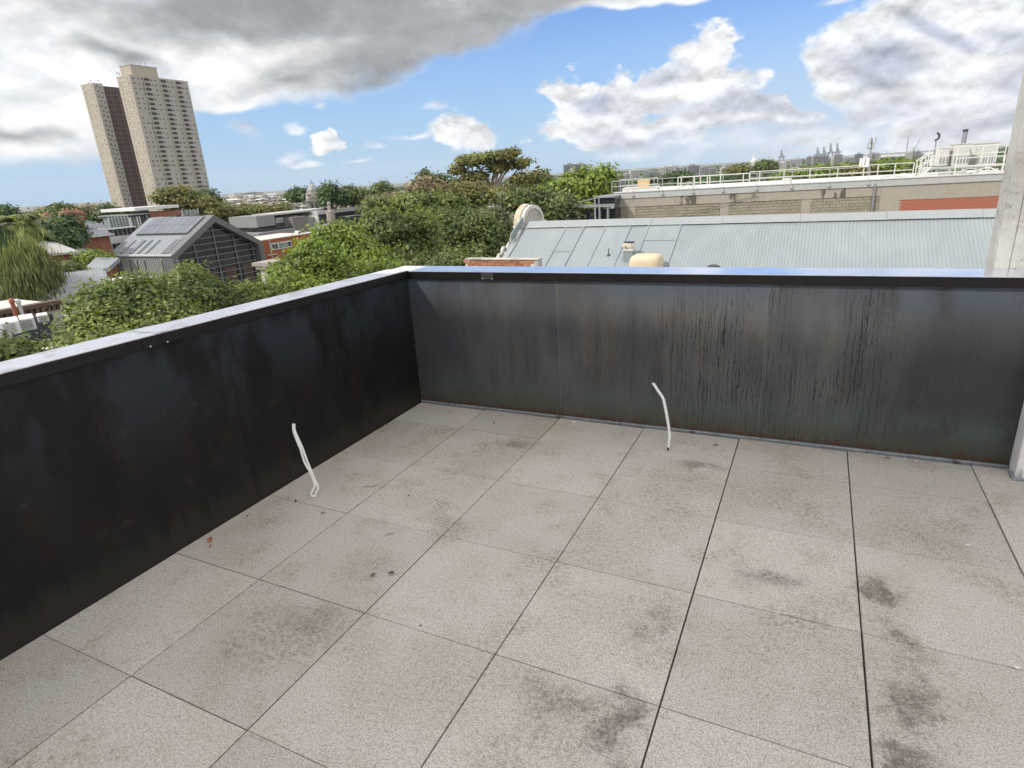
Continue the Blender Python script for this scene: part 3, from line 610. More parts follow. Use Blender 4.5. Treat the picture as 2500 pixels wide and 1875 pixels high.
base = MB(); a = [onroof(XG, 0), onroof(14.0, 0), onroof(14.0, EAVE), onroof(XG, EAVE)]
base.v = [(p[0], p[1], p[2] - .03) for p in a] + [(p[0], p[1], p[2] - .1) for p in a]; base.f = [(3, 2, 1, 0), (4, 5, 6, 7), (0, 1, 5, 4), (1, 2, 6, 5), (2, 3, 7, 6), (3, 0, 4, 7)]
base.build('roof_deck', M_GREYMETAL, rb)
tt = [(5.0, 9.0), (2.1, 4.4, 7.8), (3.6, 8.0), (5.5,), (2.2, 4.6, 7.2), (1.4, 3.2, 5.2, 7.6, 10)]
for i in range(len(seams) - 1):
    cuts = [0.06] + list(tt[i % len(tt)]) + [EAVE]
    for j in range(len(cuts) - 1):
        sheet(seams[i] + 0.02, seams[i + 1] - 0.02, cuts[j] + .012, cuts[j + 1] - .012, 0.012 * ((i + j) % 2) + .004, M_ROOF, 'roof_sheet', rb)
    sheet(seams[i + 1] - 0.035, seams[i + 1] + 0.035, .05, EAVE, 0.045, M_ROOF, 'standing_seam', rb)
# corrugated part
q = MB(); X0 = seams[-1] + .03; X1 = 14.0; pitch = 0.12; n = int((X1 - X0) / pitch)
for k in range(n):
    x = X0 + k * pitch
    prof = [(0, 0.0), (.035, 0.0), (.055, .014), (.080, .014), (.10, 0.0), (pitch, 0.0)]
    for (a0, h0), (a1, h1) in zip(prof[:-1], prof[1:]):
        P = [onroof(x + a0, .1), onroof(x + a1, .1), onroof(x + a1, EAVE), onroof(x + a0, EAVE)]
        hs = (h0, h1, h1, h0); q.quad(*[(p[0], p[1], p[2] + h) for p, h in reversed(list(zip(P, hs)))])
q.build('corrugated_sheeting', M_ROOF, rb)
L = 3.0
q = MB()                                           # ridge capping in lengths
x = XG + .3
k = 0
while x < 13.9:
    q = MB(); xe_ = min(x + 2.9, 14); z = RZ + (.006 if k % 2 else 0)
    P = lambda xx, s, dz: (xx, ry(xx) - s, z + dz)
    q.v = [P(x, .42, -.235), P(xe_, .42, -.235), P(xe_, 0, 0.0), P(x, 0, 0.0), P(xe_, -.42, -.215), P(x, -.42, -.215), P(x, .44, -.262), P(xe_, .44, -.262)]
    q.f = [(0, 1, 2, 3), (3, 2, 4, 5), (6, 7, 1, 0)]
    q.build('ridge_capping', M_RIDGE, rb); x += 2.91; k += 1
q = MB(); q.quad((XG, ry(XG), RZ - .13), (14, ry(14), RZ - .13), (14, ry(14) + 11, RZ - 6), (XG, ry(XG) + 11, RZ - 6)); q.build('far_roof_slope', M_ROOF, rb)
MB().box(XG + .3, 13.9, ry(0) - EAVE + .4, ry(0) + 10, GZ, RZ - .1 - EAVE * TAN - .2).build('wall', M_CEM, rb)

# --- street front gable of the hall: round pediment, cornice blocks, scrolls
fg = thing('gable_parapet', (XG - .2, ry(XG), GZ), 'old rendered street gable with round-headed pediment and scrolls at the grey roof end', 'pediment')
yc = 24.75; T = 0.32
def arcpoly(r0, n=22, x=XG, zc=-0.64, a0=0, a1=180):
    return [(x, yc + r0 * math.cos(rad(a0 + (a1 - a0) * i / n)), zc + (r0 - .42) * math.sin(rad(a0 + (a1 - a0) * i / n))) for i in range(n + 1)]
MB().prism([(XG, yc + 1.12, -1.6)] + arcpoly(1.12) + [(XG, yc - 1.12, -1.6)], (-T + .08, 0, 0)).build('pediment_wall', M_CEM, fg)
q = MB(); o_, i_ = arcpoly(1.30, x=XG + .05), arcpoly(1.12, x=XG + .05)
for k in range(len(o_) - 1): q.prism([i_[k], o_[k], o_[k + 1], i_[k + 1]], (-T - .1, 0, 0))
q.build('arched_coping', M_CEMW, fg)
q = MB(); o_, i_ = arcpoly(1.36, x=XG - .12, a0=92, a1=176), arcpoly(1.302, x=XG - .12, a0=92, a1=176)
for k in range(len(o_) - 1): q.prism([i_[k], o_[k], o_[k + 1], i_[k + 1]], (-T + .02, 0, 0))
q.build('lichened_outer_band', M_LICHEN, fg)
for s in (-1, 1):
    for zt, zh, w in ((-.60, .10, .30), (-.70, .14, .22), (-.86, .08, .28), (-.94, .22, .20)):
        MB().box(XG - T - .06, XG + .09, yc + s * 1.22 - w, yc + s * 1.22 + w, zt - zh, zt - .003).build('cornice_block', M_CEMW, fg)
    MB().box(XG - T, XG + .03, yc + s * 1.22 - .17, yc + s * 1.22 + .17, -2.4, -1.165).build('pier', M_CEMW, fg)
# raking wall stepping down towards the viewer with scroll ornaments
MB().prism([(XG, yc - 1.1, -1.75), (XG, yc - 6.2, -3.6), (XG, yc - 6.2, -9), (XG, yc - 1.1, -9)], (-T + .1, 0, 0)).build('raking_wall', M_CEM, fg)
MB().prism([(XG, yc + 1.34, -1.75), (XG, yc + 6.2, -3.6), (XG, yc + 6.2, -9), (XG, yc + 1.34, -9)], (-T + .1, 0, 0)).build('raking_wall', M_CEM, fg)
for (dy, z, r0) in ((-2.0, -1.25, .30), (-2.45, -1.55, .26), (-3.05, -1.62, .22), (-3.5, -1.95, .30), (-4.1, -2.2, .24), (-4.7, -2.35, .28), (-5.3, -2.7, .22)):
    c = Vector((XG - .16, yc + dy, z)); sp_ = []
    for k in range(26):
        an = k * .42; rr = r0 * (1 - k / 34); sp_.append(c + Vector((0, rr * math.cos(an), rr * math.sin(an))))
    MB().tube(sp_, [.085 * (1 - k / 40) for k in range(26)], 7).build('scroll', M_CEMW, fg, smooth=True)
for (dy, z, h) in ((-2.2, -2.35, .8), (-3.2, -2.75, .8), (-4.3, -3.1, .6)):
    MB().box(XG - T, XG + .02, yc + dy - .16, yc + dy + .16, z, z + h).build('plinth_block', M_CEMW, fg)
# lead flashing on the roof verge
q = MB(); q.quad(*[(p[0], p[1], p[2] + .05) for p in (onroof(XG + .02, 1.2), onroof(XG + .30, 1.2), onroof(XG + .30, 9), onroof(XG + .02, 9))][::-1]); q.build('verge_flashing', M_RIDGE, rb)
q = MB(); q.prism([(XG + .02, ry(XG) - .2, RZ - .1), (XG + .02, ry(XG) - 1.6, RZ - .75), (XG + .02, ry(XG) - 1.6, RZ - .45), (XG + .02, ry(XG) - .2, RZ + .25)], (.05, 0, 0)); q.build('stepped_flashing', M_ROOF, rb)

# --- things on the grey roof
def up_at(u, v): return roof_x(u, v)
p = up_at(1536, 634)
vt = thing('roof_vent', p, 'square duct with a weathered white spinning cowl on the grey roof', 'roof vent')
dpt = (p - CAM).length / FPX                       # metres per photo pixel there
w = 11 * dpt
MB().box(p.x - w, p.x + w, p.y - w, p.y + w, p.z - .25, p.z + 21 * dpt).build('duct', M_ROOF, vt, bevel=.01)
MB().box(p.x - w * 1.12, p.x + w * 1.12, p.y - w * 1.12, p.y + w * 1.12, p.z + 21 * dpt, p.z + 25 * dpt).build('collar', M_ACW, vt, bevel=.01)
MB().lathe((p.x, p.y, p.z + 25 * dpt), [(w * .8, 0), (w * .85, 3 * dpt), (w * 1.1, 5 * dpt), (w * 1.12, 14 * dpt), (w * .95, 15 * dpt)], 20).build('cowl', mat('cowl_white', (.62, .58, .5), .6, var=.15, vscale=6), vt, smooth=False)
MB().lathe((p.x, p.y, p.z + 40.2 * dpt), [(w * 1.18, 0), (w * 1.18, 1.2 * dpt)], 20).build('cap', M_DKMETAL, vt)
MB().lathe((p.x - w * .7, p.y - w * .95, p.z + 29 * dpt), [(w * .3, 0), (w * .5, 2 * dpt), (w * .5, 6 * dpt), (w * .3, 8 * dpt)], 12).build('lamp', M_CREAM, vt)
q = MB(); a0 = [up_at(u, v) + Vector((0, 0, .045)) for u, v in ((1518, 635), (1548, 634), (1558, 615), (1526, 614))]; q.quad(*a0); q.build('base_flashing', M_ROOF, vt)
p = up_at(1578, 665)
cu = thing('evaporative_cooler', p, 'rounded cream plastic rooftop cooler peeping over the coping', 'cooler unit')
dm = (p - CAM).length / FPX; w = 36 * dm; h = 42 * dm
q = MB(); rings = [(1.0, -.3), (1.02, .45), (1.0, .70), (.94, .86), (.80, .97), (.55, 1.0)]
for k, (s_, z_) in enumerate(rings):
    for j in range(28):
        an = 2 * math.pi * j / 28; c_, s2 = math.cos(an), math.sin(an); e = 5
        rr = (abs(c_) ** e + abs(s2) ** e) ** (-1 / e); q.v.append((p.x + w * s_ * rr * c_, p.y + w * s_ * rr * s2 * .9, p.z + h * z_))
for k in range(len(rings) - 1):
    for j in range(28): q.f.append((k * 28 + j, k * 28 + (j + 1) % 28, (k + 1) * 28 + (j + 1) % 28, (k + 1) * 28 + j))
q.f.append(tuple((len(rings) - 1) * 28 + j for j in range(28)))
q.build('casing', M_CREAM, cu, smooth=True)
MB().box(p.x - w * .7, p.x + w * .7, p.y - w * .6, p.y + w * .6, p.z - .9, p.z - h * .28).build('dropper_duct', M_ACW, cu)
p = up_at(1486, 624)
rd = thing('roof_rod', p, 'short dark rod with a flared foot on the grey roof', 'rod')
MB().tube([p, p + Vector((0, 0, 17 * dpt))], .02, 6).build('rod', M_DKMETAL, rd)
MB().lathe(p, [(.10, -.06), (.07, .03), (.025, .10)], 10).build('foot', M_DKMETAL, rd)
p = up_at(1742, 656)
dv = thing('roof_ventilator', p, 'dark round ventilator dome just above the coping', 'roof vent')
MB().lathe(p, [(.26, -.1), (.27, .03), (.22, .10), (.12, .145), (.03, .155)], 16).build('dome', M_DKMETAL, dv, smooth=True)
MB().lathe(p, [(.2, -.35), (.2, -.1)], 12).build('throat', M_GREYMETAL, dv)

# --- low brick stub wall at the foot of the gable
by = 12.0
A0 = hit(1312, 630, 1, by); A1 = hit(1180, 634, 1, by)
bw = thing('brick_wall', ((A0.x + A1.x) / 2, by, GZ), 'short weathered orange brick wall with a flat cap beside the left end of the grey roof', 'brick wall')
zt = (A0.z + A1.z) / 2 - .0
MB().box(A1.x - .6, A0.x, by + .01, by + .24, GZ, zt - .04).build('core', M_CEMW, bw)
MB().box(A1.x - .6, A0.x + .03, by - .03, by + .27, zt - .034, zt).build('cap', M_CEM, bw, bevel=.008)
MB().box(A0.x - .10, A0.x + .02, by - .012, by + .255, GZ, zt - .038).build('rendered_end', M_CEM, bw)
M_OB = mat('weathered_orange_brick', (0.36, 0.15, 0.075), 0.9, var=.25, vscale=9, col2=(0.55, 0.48, 0.40), c2=(.56, .68), rnd=.25)
pb = MB().box(-.105, .105, -.012, .02, -.032, .032)
proto = None
for r_ in range(9):
    z = zt - .080 - r_ * .078; x = A0.x - .22 - (.115 if r_ % 2 else 0)
    while x > A1.x - .6:
        if proto is None: proto = pb.build('brick', M_OB, bw, bevel=.003, local=True); o = proto
        else: o = inst(proto, parent=bw)
        o.location = (x - bw.location.x, random.uniform(-.004, .004), z - GZ); x -= .222

# --- block-walled industrial building with rooftop railings
WA, WB = Vector((-11.2, 43.1, 0)), Vector((16.5, 47.6, 0))
wang = math.atan2(WB.y - WA.y, WB.x - WA.x)
ib = thing('industrial_building', (WA.x, WA.y, GZ), 'tan block and concrete industrial building behind the grey roof, railings along its flat top', 'building', rotz=wang)
LW = (WB - WA).length
def loc_w(u, v, off=0.0):                         # pixel -> (along, z above ground) on the facade plane (off metres in front)
    M = WM(ib).inverted(); o = M @ CAM; d = (M.to_3x3() @ ray(u, v)); k = (-off - o.y) / d.y; q = o + d * k; return q.x, q.z
z_top = 12 - .5 + .42; z_fb = 12 - .5                # fascia top / bottom above ground
zb = z_fb - .62                                   # beam bottom
MB().box(0, LW, 0.05, 14, 0, z_top - .3).build('core', M_MORTAR, ib, local=True)
MB().box(0.0, LW, -0.10, 0.3, z_fb, z_top - .0).build('fascia', M_FASC2, ib, local=True)
jx = [loc_w(u, 470)[0] for u in (1609, 1760, 1868, 2000)]
for x in jx: MB().box(x - .012, x + .012, -.104, -.05, z_fb + .01, z_top).build('fascia_joint', M_CEM, ib, local=True)
MB().box(0, LW, 0.3, 14, z_top - .28, z_top - .12).build('roof_deck', M_WROOF, ib, local=True)
MB().box(-.02, LW, -.14, .22, z_top + .003, z_top + .07).build('white_roof_edge', M_WROOF, ib, local=True)
xseam = loc_w(2134, 460)[0]; xred = loc_w(2195, 500)[0]
MB().box(0.22, xseam - .06, -0.05, 0.049, zb, z_fb - .003).build('beam', M_BEAMS, ib, local=True)
MB().box(xseam + .06, xred - 1.2, -0.04, 0.049, zb, z_fb - .003).build('beam', M_BEAM, ib, local=True)
MB().box(xred - 1.196, xred, -0.045, 0.049, 4, z_fb - .003).build('rendered_panel', M_BEAM, ib, local=True)
zred = loc_w(2300, 484)[1] + .0
MB().box(xred + .003, LW, -0.045, 0.049, zred, z_fb - .003).build('rendered_panel', M_BEAM, ib, local=True)
MB().box(0.0, 0.216, -.07, .049, 0, z_fb - .003).build('corner_pier', M_BEAM, ib, local=True)
piers = [(loc_w(u0, 510)[0], loc_w(u1, 510)[0]) for u0, u1 in ((1533, 1551), (1758, 1779), (1955, 1978))] + [(xseam - .9 + .9, xseam + .02)]
for a, b_ in piers[:3]: MB().box(a, b_, -.03, .049, 4, zb - .003).build('pier', M_BEAM, ib, local=True)
MB().box(xseam - .05, xseam + .05, -.16, -.05, 4, z_fb + .2).build('downpipe', M_GREYMETAL, ib, local=True)
edges = [0.24] + [e for pr_ in piers[:3] for e in pr_] + [xseam - .07, xseam + .08, xred - 1.2]
bproto = None
for s in range(0, len(edges), 2):
    a, b_ = edges[s], edges[s + 1]
    for r_ in range(7):
        z = zb - .115 - r_ * .205; x = a + (.2 if r_ % 2 else 0.0)
        while x < b_ - .08:
            w_ = min(.385, b_ - x - .012)
            if w_ > .37:
                if bproto is None: bproto = MB().box(-.1925, .1925, -.012, .06, -.0925, .0925).build('block', M_BLOCK, ib, local=True); o = bproto
                else: o = inst(bproto, parent=ib)
                o.location = (x + .1925, random.uniform(-.004, .004), z)
            else:
                o = MB().box(-w_ / 2, w_ / 2, -.012, .06, -.0925, .0925).build('block', M_BLOCK, ib, local=True); o.location = (x + w_ / 2, 0, z)
            x += .4
        if r_ % 2: 
            w_ = .185; o = MB().box(-w_ / 2, w_ / 2, -.012, .06, -.0925, .0925).build('block', M_BLOCK, ib, local=True); o.location = (a + w_ / 2, 0, z)
q = MB(); MB().box(xred + .003, LW, 0.0, .049, 4, zred - .003).build('brick_panel_mortar', M_RMORT, ib, local=True)
for r_ in range(16):
    z = zred - .05 - r_ * .086; x = xred + (.12 if r_ % 2 else .01)
    while x < LW - .1: q.box(x, x + .212, -.025, .002, z - .028, z + .028); x += .24
tag(q.build('red_brickwork', M_RBRICK, ib, local=True), kind='stuff')
# sagging cable fixed across the wall
P = [loc_w(u, v, .12) for u, v in ((1648, 531), (1690, 520), (1757, 502), (1790, 493), (1815, 486), (1845, 477), (1852, 482))]
MB().tube([(x, -.12, z) for x, z in P], .014, 5).build('loose_cable', M_DKMETAL, ib, local=True)

# railings: an outer galvanised one fixed to the fascia, an inner white one
def railing(name, label, posts, yo, ztop, h, m, rails=(1.0, .55), r0=.022, foot=True, parts=None):
    t_ = thing(name, tuple(WM(ib) @ Vector((posts[0], yo, z_top))), label, 'railing', rotz=wang)
    O = Vector((posts[0], yo, z_top))
    for x in posts:
        MB().tube([Vector((x, yo, ztop - h - (.25 if foot else 0))) - O, Vector((x, yo, ztop)) - O], r0, 6).build('post', m, t_, local=True)
        if foot: MB().box(x - posts[0] - .07, x - posts[0] + .07, -.04, .04, ztop - h - .27 - O.z, ztop - h - .14 - O.z).build('foot_bracket', m, t_, local=True)
    for f in rails:
        z = ztop - h + h * f - O.z
        MB().tube([(0, 0, z), (posts[-1] - posts[0], 0, z)], r0 * .95, 6).build('rail', m, t_, local=True)
    return t_
po = [loc_w(u, 450, .16)[0] for u in (1494, 1545, 1617, 1692, 1765, 1847, 1932, 2023, 2119)]
railing('handrail', 'outer grey tube handrail bolted to the pale fascia of the industrial building', po, -.16, z_top + .86, .86, M_RAIL)
def loc_in(u, v, off):
    return loc_w(u, v, -off)[0]
pi_ = [loc_in(u, 440, 1.4) for u in (1514, 1534, 1566, 1597, 1606)]
railing('handrail', 'short grey guard rail at the left end of the flat roof around the yellow box', pi_, 1.4, z_top + .92, 1.0, M_RAIL, foot=False)
pi_ = [loc_in(u, 440, 1.0) for u in (1830, 1854, 1913, 1976, 2043, 2106, 2140, 2181, 2226)]
railing('handrail', 'inner white handrail on the right half of the industrial roof', pi_, 1.0, z_top + .95, 1.0, M_RAILW, foot=False, r0=.03)
pi_ = [loc_in(u, 440, 1.0) for u in (1655, 1663, 1695, 1710, 1727, 1733, 1759, 1815, 1830)]
railing('handrail', 'thick white frame rail in the middle of the industrial roof', pi_, 1.2, z_top + .86, .92, M_RAILW, foot=False, r0=.036, rails=(1.0, .5, 0.03))
pi_ = [loc_in(u, 430, 1.2) for u in (2325, 2400, 2440)]
railing('handrail', 'white handrail in front of the rooftop condensers at the right', pi_, 0.9, z_top + 1.05, 1.1, M_RAILW, foot=False, r0=.035)
pi_ = [loc_in(u, 420, 4.0) for u in (2262, 2280, 2330, 2390, 2425, 2445)]
railing('handrail', 'raised platform handrail behind the condensers', pi_, 4.0, z_top + 1.75, 1.1, M_RAILW, foot=False, r0=.028)

def roofbox(name, label, cat, u0, u1, v0, v1, off, dep, m, extra=None, bev=.02):
    """box on the flat roof: photo extents on a plane `off` metres behind the facade"""
    a, z1 = loc_w(u0, v0, -off); b_, z0 = loc_w(u1, v1, -off); z1 = (z1 + loc_w(u1, v0, -off)[1]) / 2
    z0 = z_top - .12 if z0 < z_top + .3 else z0
    c = Vector(((a + b_) / 2, off + dep / 2, z0))
    t_ = thing(name, tuple(WM(ib) @ c), label, cat, rotz=wang)
    W, H = (b_ - a), z1 - z0
    MB().box(-W / 2, W / 2, -dep / 2, dep / 2, 0, H).build('casing', m, t_, bevel=bev, local=True)
    if extra == 'ac':
        nf = max(2, int(W / .16))
        for k in range(nf):
            x = -W / 2 + (k + .5) * W / nf
            MB().box(x - W / nf * .28, x + W / nf * .28, -dep / 2 - .012, -dep / 2 + .01, H * .12, H * .46).build('grille', M_GREYMETAL, t_, local=True)
            MB().box(x - W / nf * .28, x + W / nf * .28, -dep / 2 - .012, -dep / 2 + .01, H * .54, H * .9).build('grille', M_ACW, t_, local=True)
        MB().box(-W / 2 - .03, W / 2 + .03, -dep / 2 - .03, dep / 2 + .03, H, H + .05).build('lid', M_ACW, t_, local=True)
    if extra == 'box':
        MB().box(-W / 2 - .02, W / 2 + .02, -dep / 2 - .02, dep / 2 + .02, H * .86, H * .9).build('band', M_ACW, t_, local=True)
    return t_
M_YEL = mat('yellow_insulation', (0.62, 0.42, 0.17), .8, var=.05)
roofbox('storage_box', 'yellow-tan box lying on the left end of the industrial roof', 'box', 1557, 1584, 438, 456, 2.2, 1.0, M_YEL, 'box')
roofbox('roof_hatch', 'low long white plinth under the yellow box at the left end of the roof', 'plinth', 1519, 1607, 458, 470, 1.8, 2.5, M_WROOF, 'box')
roofbox('condenser_unit', 'small rooftop condenser, leftmost of the three grey ones by the platform', 'air conditioner', 2297, 2314, 362, 404, 5.0, .9, M_ACW, 'ac')
roofbox('condenser_unit', 'tall rooftop condenser with dark side, middle of the three grey ones', 'air conditioner', 2334, 2363, 352, 404, 4.8, 1.1, M_ACW, 'ac')
roofbox('condenser_unit', 'widest rooftop condenser, rightmost of the three beside the concrete column', 'air conditioner', 2392, 2430, 350, 404, 5.4, 1.3, M_ACW, 'ac')
roofbox('control_cabinet', 'low cabinet between the left and middle condensers', 'cabinet', 2280, 2297, 379, 404, 6.5, .8, M_ACW, 'box')
roofbox('control_cabinet', 'squat cabinet right of the middle condenser', 'cabinet', 2364, 2378, 371, 404, 6.0, .8, M_ACW, 'box')
roofbox('duct_box', 'white rectangular duct box at the foot of the roof steps', 'duct box', 2268, 2290, 423, 433, 1.6, .6, M_WROOF, 'box')
roofbox('duct_box', 'long grey duct box right of the white duct box', 'duct box', 2291, 2322, 421, 432, 1.7, .7, M_FASC2, 'box')
roofbox('duct_box', 'grey duct box below the middle condenser', 'duct box', 2327, 2358, 418, 431, 1.7, .7, M_FASC2, 'box')
roofbox('duct_box', 'pale duct box next to the concrete column', 'duct box', 2392, 2440, 416, 426, 1.9, .7, M_WROOF, 'box')
roofbox('skylight', 'small white domed skylight on the middle of the industrial roof', 'skylight', 1913, 1932, 436, 444, 1.9, .8, M_WROOF, 'box', bev=.06)
# platform for the condensers
pa, pz = loc_w(2275, 409, -4.5); pb_, _ = loc_w(2450, 400, -4.5)
pf = thing('plant_platform', tuple(WM(ib) @ Vector((pa, 4.5, z_top))), 'grey steel grating platform carrying the rooftop condensers', 'platform', rotz=wang)
MB().box(0, pb_ - pa, -.5, 2.8, pz - z_top - .12, pz - z_top).build('deck', M_FASC2, pf, local=True)
for k in range(6):
    x = .2 + k * (pb_ - pa - .4) / 5; MB().box(x - .05, x + .05, -.45, -.35, 0, pz - z_top - .12).build('leg', M_RAIL, pf, local=True)
# steps up to it
sx0, _ = loc_w(2236, 425, -2.6); sx1, _ = loc_w(2276, 380, -2.6)
st = thing('roof_steps', tuple(WM(ib) @ Vector((sx0, 2.6, z_top))), 'white steel steps with double handrails climbing to the condenser platform', 'steps', rotz=wang)
H_ = pz - z_top
for yy_ in (0, .7):
    MB().prism([(0, yy_, 0), (.25, yy_, 0), (sx1 - sx0, yy_, H_ - .12), (sx1 - sx0, yy_, H_ + .12)], (0, .05, 0)).build('stringer', M_RAILW, st, local=True)
    for hh in (.5, 1.0): MB().tube([(0.1, yy_, hh), (sx1 - sx0, yy_, H_ + hh + .05)], .035, 6).build('handrail_tube', M_RAILW, st, local=True)
    for k in (0.1, .5, 1.0): MB().tube([(.1 + k * (sx1 - sx0 - .1), yy_, k * H_), (.1 + k * (sx1 - sx0 - .1), yy_, k * H_ + 1.0)], .03, 6).build('post', M_RAILW, st, local=True)
for k in range(6): MB().box(.1 + k * (sx1 - sx0) / 6, .35 + k * (sx1 - sx0) / 6, .06, .69, .1 + k * H_ / 6, .13 + k * H_ / 6).build('tread', M_RAIL, st, local=True)
# rooftop clutter: bent flues and pipes
for i, (u, v, lab) in enumerate(((2180, 424, 'flattened pale hose hoop on the roof edge left of the steps'), (2210, 422, 'second pale hose hoop nearer the steps'), (2370, 420, 'curled white flexible duct under the platform'), (1650, 452, 'tangle of white pipe braces in the middle of the roof'), (1680, 450, 'white bent pipe right of the pipe tangle'), (2412, 412, 'white diagonal pipe brace beside the column'))):
    x, z = loc_w(u, v, -2.0); pt_ = thing('flexible_duct', tuple(WM(ib) @ Vector((x, 2.0, z_top - .1))), lab, 'pipe', rotz=wang)
    hh = .25 + .1 * (i % 3); MB().tube(spline([(-.9, 0, .05), (-.5, .1, hh * .7), (0, .1, hh), (.5, 0, hh * .6), (.85, .1, .05)], 5), .035, 7).build('hose', M_RAILW if i % 2 else M_FASC2, pt_, smooth=True, local=True)
    MB().tube([(-.3, .3, .04), (.7, .25, hh * .8)], .03, 6).build('brace', M_RAILW, pt_, local=True)

# --- glazed steel frame pavilion left of the block wall
gy = 41.5
def fy(u, v, y): q_ = hit(u, v, 1, y); return q_.x, q_.z
gx0, gz1 = fy(1393, 503, gy); gx1, _ = fy(1500, 500, gy); _, gz0 = fy(1400, 545, gy)
gp = thing('steel_pavilion', (gx0, gy, GZ), 'dark glazed pavilion with grey steel frame left of the block-walled building', 'pavilion')
MB().box(gx0 + .1, gx1, gy + .25, gy + 5, GZ, gz1 - .3).build('glazing', M_GLASS, gp)
for u in (1395, 1398, 1453, 1464, 1484):
    x, _ = fy(u, 520, gy); MB().box(x - .06, x + .06, gy - .05, gy + .2, GZ, gz1 - .15).build('column', M_GREYMETAL, gp)
MB().box(gx0 - .05, gx1, gy - .06, gy + .22, gz1 - .148, gz1 + .05).build('beam', M_GREYMETAL, gp)
x0_, zz1 = fy(1453, 484, gy); x1_, zz0 = fy(1500, 497, gy)
MB().box(x0_, x1_, gy + .1, gy + 3, zz0, zz1).build('raised_box', M_GLASS, gp)
MB().box(x0_ - .08, x1_, gy, gy + 3.1, zz1, zz1 + .1).build('roof_edge', M_GREYMETAL, gp)
MB().box(x0_ - .08, x0_ + .02, gy, gy + .1, zz0, zz1 - .002).build('mullion', M_GREYMETAL, gp)
xm, _ = fy(1462, 490, gy); MB().box(xm - .04, xm + .04, gy, gy + .09, zz0, zz1 - .002).build('mullion', M_GREYMETAL, gp)
MB().prism([(gx0, gy + .1, gz1 + .06), (x0_ - .1, gy + .1, gz1 + .45), (x0_ - .1, gy + .1, gz1 + .52), (gx0, gy + .1, gz1 + .12)], (0, 2.6, 0)).build('sloping_roof', M_GREYMETAL, gp)

# --- telecom mast and its cabinets, lamp pole, stack behind the industrial roof
mp = at(2118, 430, 70)
dmt = 64 / FPX
ms = thing('telecom_mast', (mp.x, mp.y, GZ), 'telecom mast with clustered panel antennas behind the industrial roof', 'mast')
zt_ = at(2118, 338, 70).z
MB().tube([(mp.x, mp.y, GZ), (mp.x, mp.y, zt_)], [.13, .06], 8).build('pole', M_GREYMETAL, ms)
for k in range(6):
    an = k * 1.05; rr = .30; x, y = mp.x + rr * math.cos(an), mp.y + rr * math.sin(an); zz = zt_ - .1 - (.5 if k % 2 else 0)
    MB().box(x - .07, x + .07, y - .05, y + .05, zz - .35, zz + .25).build('panel_antenna', M_FASC2, ms, bevel=.02)
    MB().tube([(mp.x, mp.y, zz - .3), (x, y, zz - .3)], .04, 5).build('arm', M_DKMETAL, ms)
MB().box(mp.x - .14, mp.x + .14, mp.y - .1, mp.y + .1, zt_ - 1.9, zt_ - 1.4).build('radio_box', M_GREYMETAL, ms)
for i, u in enumerate((2101, 2108, 2116, 2119)):
    c = at(u, 396, 69); MB().box(c.x - .09, c.x + .09, c.y - .08, c.y + .08, c.z - .4, c.z + .35).build('lower_panel', M_WHITE, ms)
lp_ = at(2280, 380, 62)
lm = thing('light_pole', (lp_.x, lp_.y, GZ), 'thin pole topped by a dark kidney-shaped head left of the condensers', 'light pole')
zt_ = at(2284, 340, 62).z
MB().tube([(lp_.x, lp_.y, GZ), (lp_.x, lp_.y, zt_)], [.09, .05], 6).build('pole', M_GREYMETAL, lm)
MB().tube(spline([(lp_.x - .1, lp_.y, zt_ - .1), (lp_.x + .12, lp_.y, zt_ + .05), (lp_.x + .15, lp_.y, zt_ + .3), (lp_.x - .02, lp_.y, zt_ + .48)], 4), .08, 8).build('head', M_DKMETAL, lm, smooth=True)
sk = at(2352, 350, 420)
fs = thing('flue_stack', (sk.x, sk.y, GZ), 'slender dark grey industrial flue stack rising behind the middle condenser', 'chimney')
MB().tube([(sk.x, sk.y, GZ), (sk.x, sk.y, at(2352, 316, 420).z)], [1.3, 1.05], 12).build('shaft', M_GREYMETAL, fs)
MB().lathe((sk.x, sk.y, at(2352, 316, 420).z - 1.2), [(1.15, 0), (1.25, .3), (1.25, 1.2)], 12).build('rim', M_DKMETAL, fs)

# ================================================================== LEFT SIDE BUILDINGS
def fx(u, v, x): q_ = hit(u, v, 0, x); return q_.y, q_.z
M_ZINC = mat('grey_seam_cladding', (0.302, 0.315, 0.311), 0.5, 0.25, var=.06, vscale=.8)
M_ZROOF = mat('grey_roof_sheet', (0.286, 0.302, 0.319), 0.45, 0.3, var=.06, vscale=.8)
M_PORTAL = mat('portal_frame_cladding', (0.143, 0.147, 0.147), 0.55, 0.3, var=.06)
M_SOLAR = mat('solar_glass', (0.113, 0.122, 0.151), 0.25, 0.1, rnd=.12, var=.05)
M_LOUV = mat('louvre_metal', (0.168, 0.176, 0.176), 0.5, .3)
M_INT = mat('dim_interior', (0.038, 0.034, 0.034), 0.9, var=.5, vscale=1.5, col2=(0.134, 0.092, 0.076), c2=(.5, .6))
GX = -57.1
e1 = hit(419, 620, 0, GX); e2 = hit(641, 595, 0, GX); rf = hit(520, 526, 0, GX); bl_ = hit(262, 623, 1, e1.y)
y0g, y1g, yr, zr_, ze = e1.y, e2.y, (e1.y + e2.y) / 2, rf.z, (e1.z + e2.z) / 2
XB = bl_.x
gb = thing('gabled_building', ((GX + XB) / 2, yr, GZ), 'grey metal gabled building with solar panels and a louvred glass gable end', 'building')
MB().prism([(XB + .1, y0g + .1, GZ), (XB + .1, y0g + .1, ze - .1), (XB + .1, yr, zr_ - .25), (XB + .1, y1g - .1, ze - .1), (XB + .1, y1g - .1, GZ)], (GX - XB - 1.5, 0, 0)).build('wall', M_INT, gb)
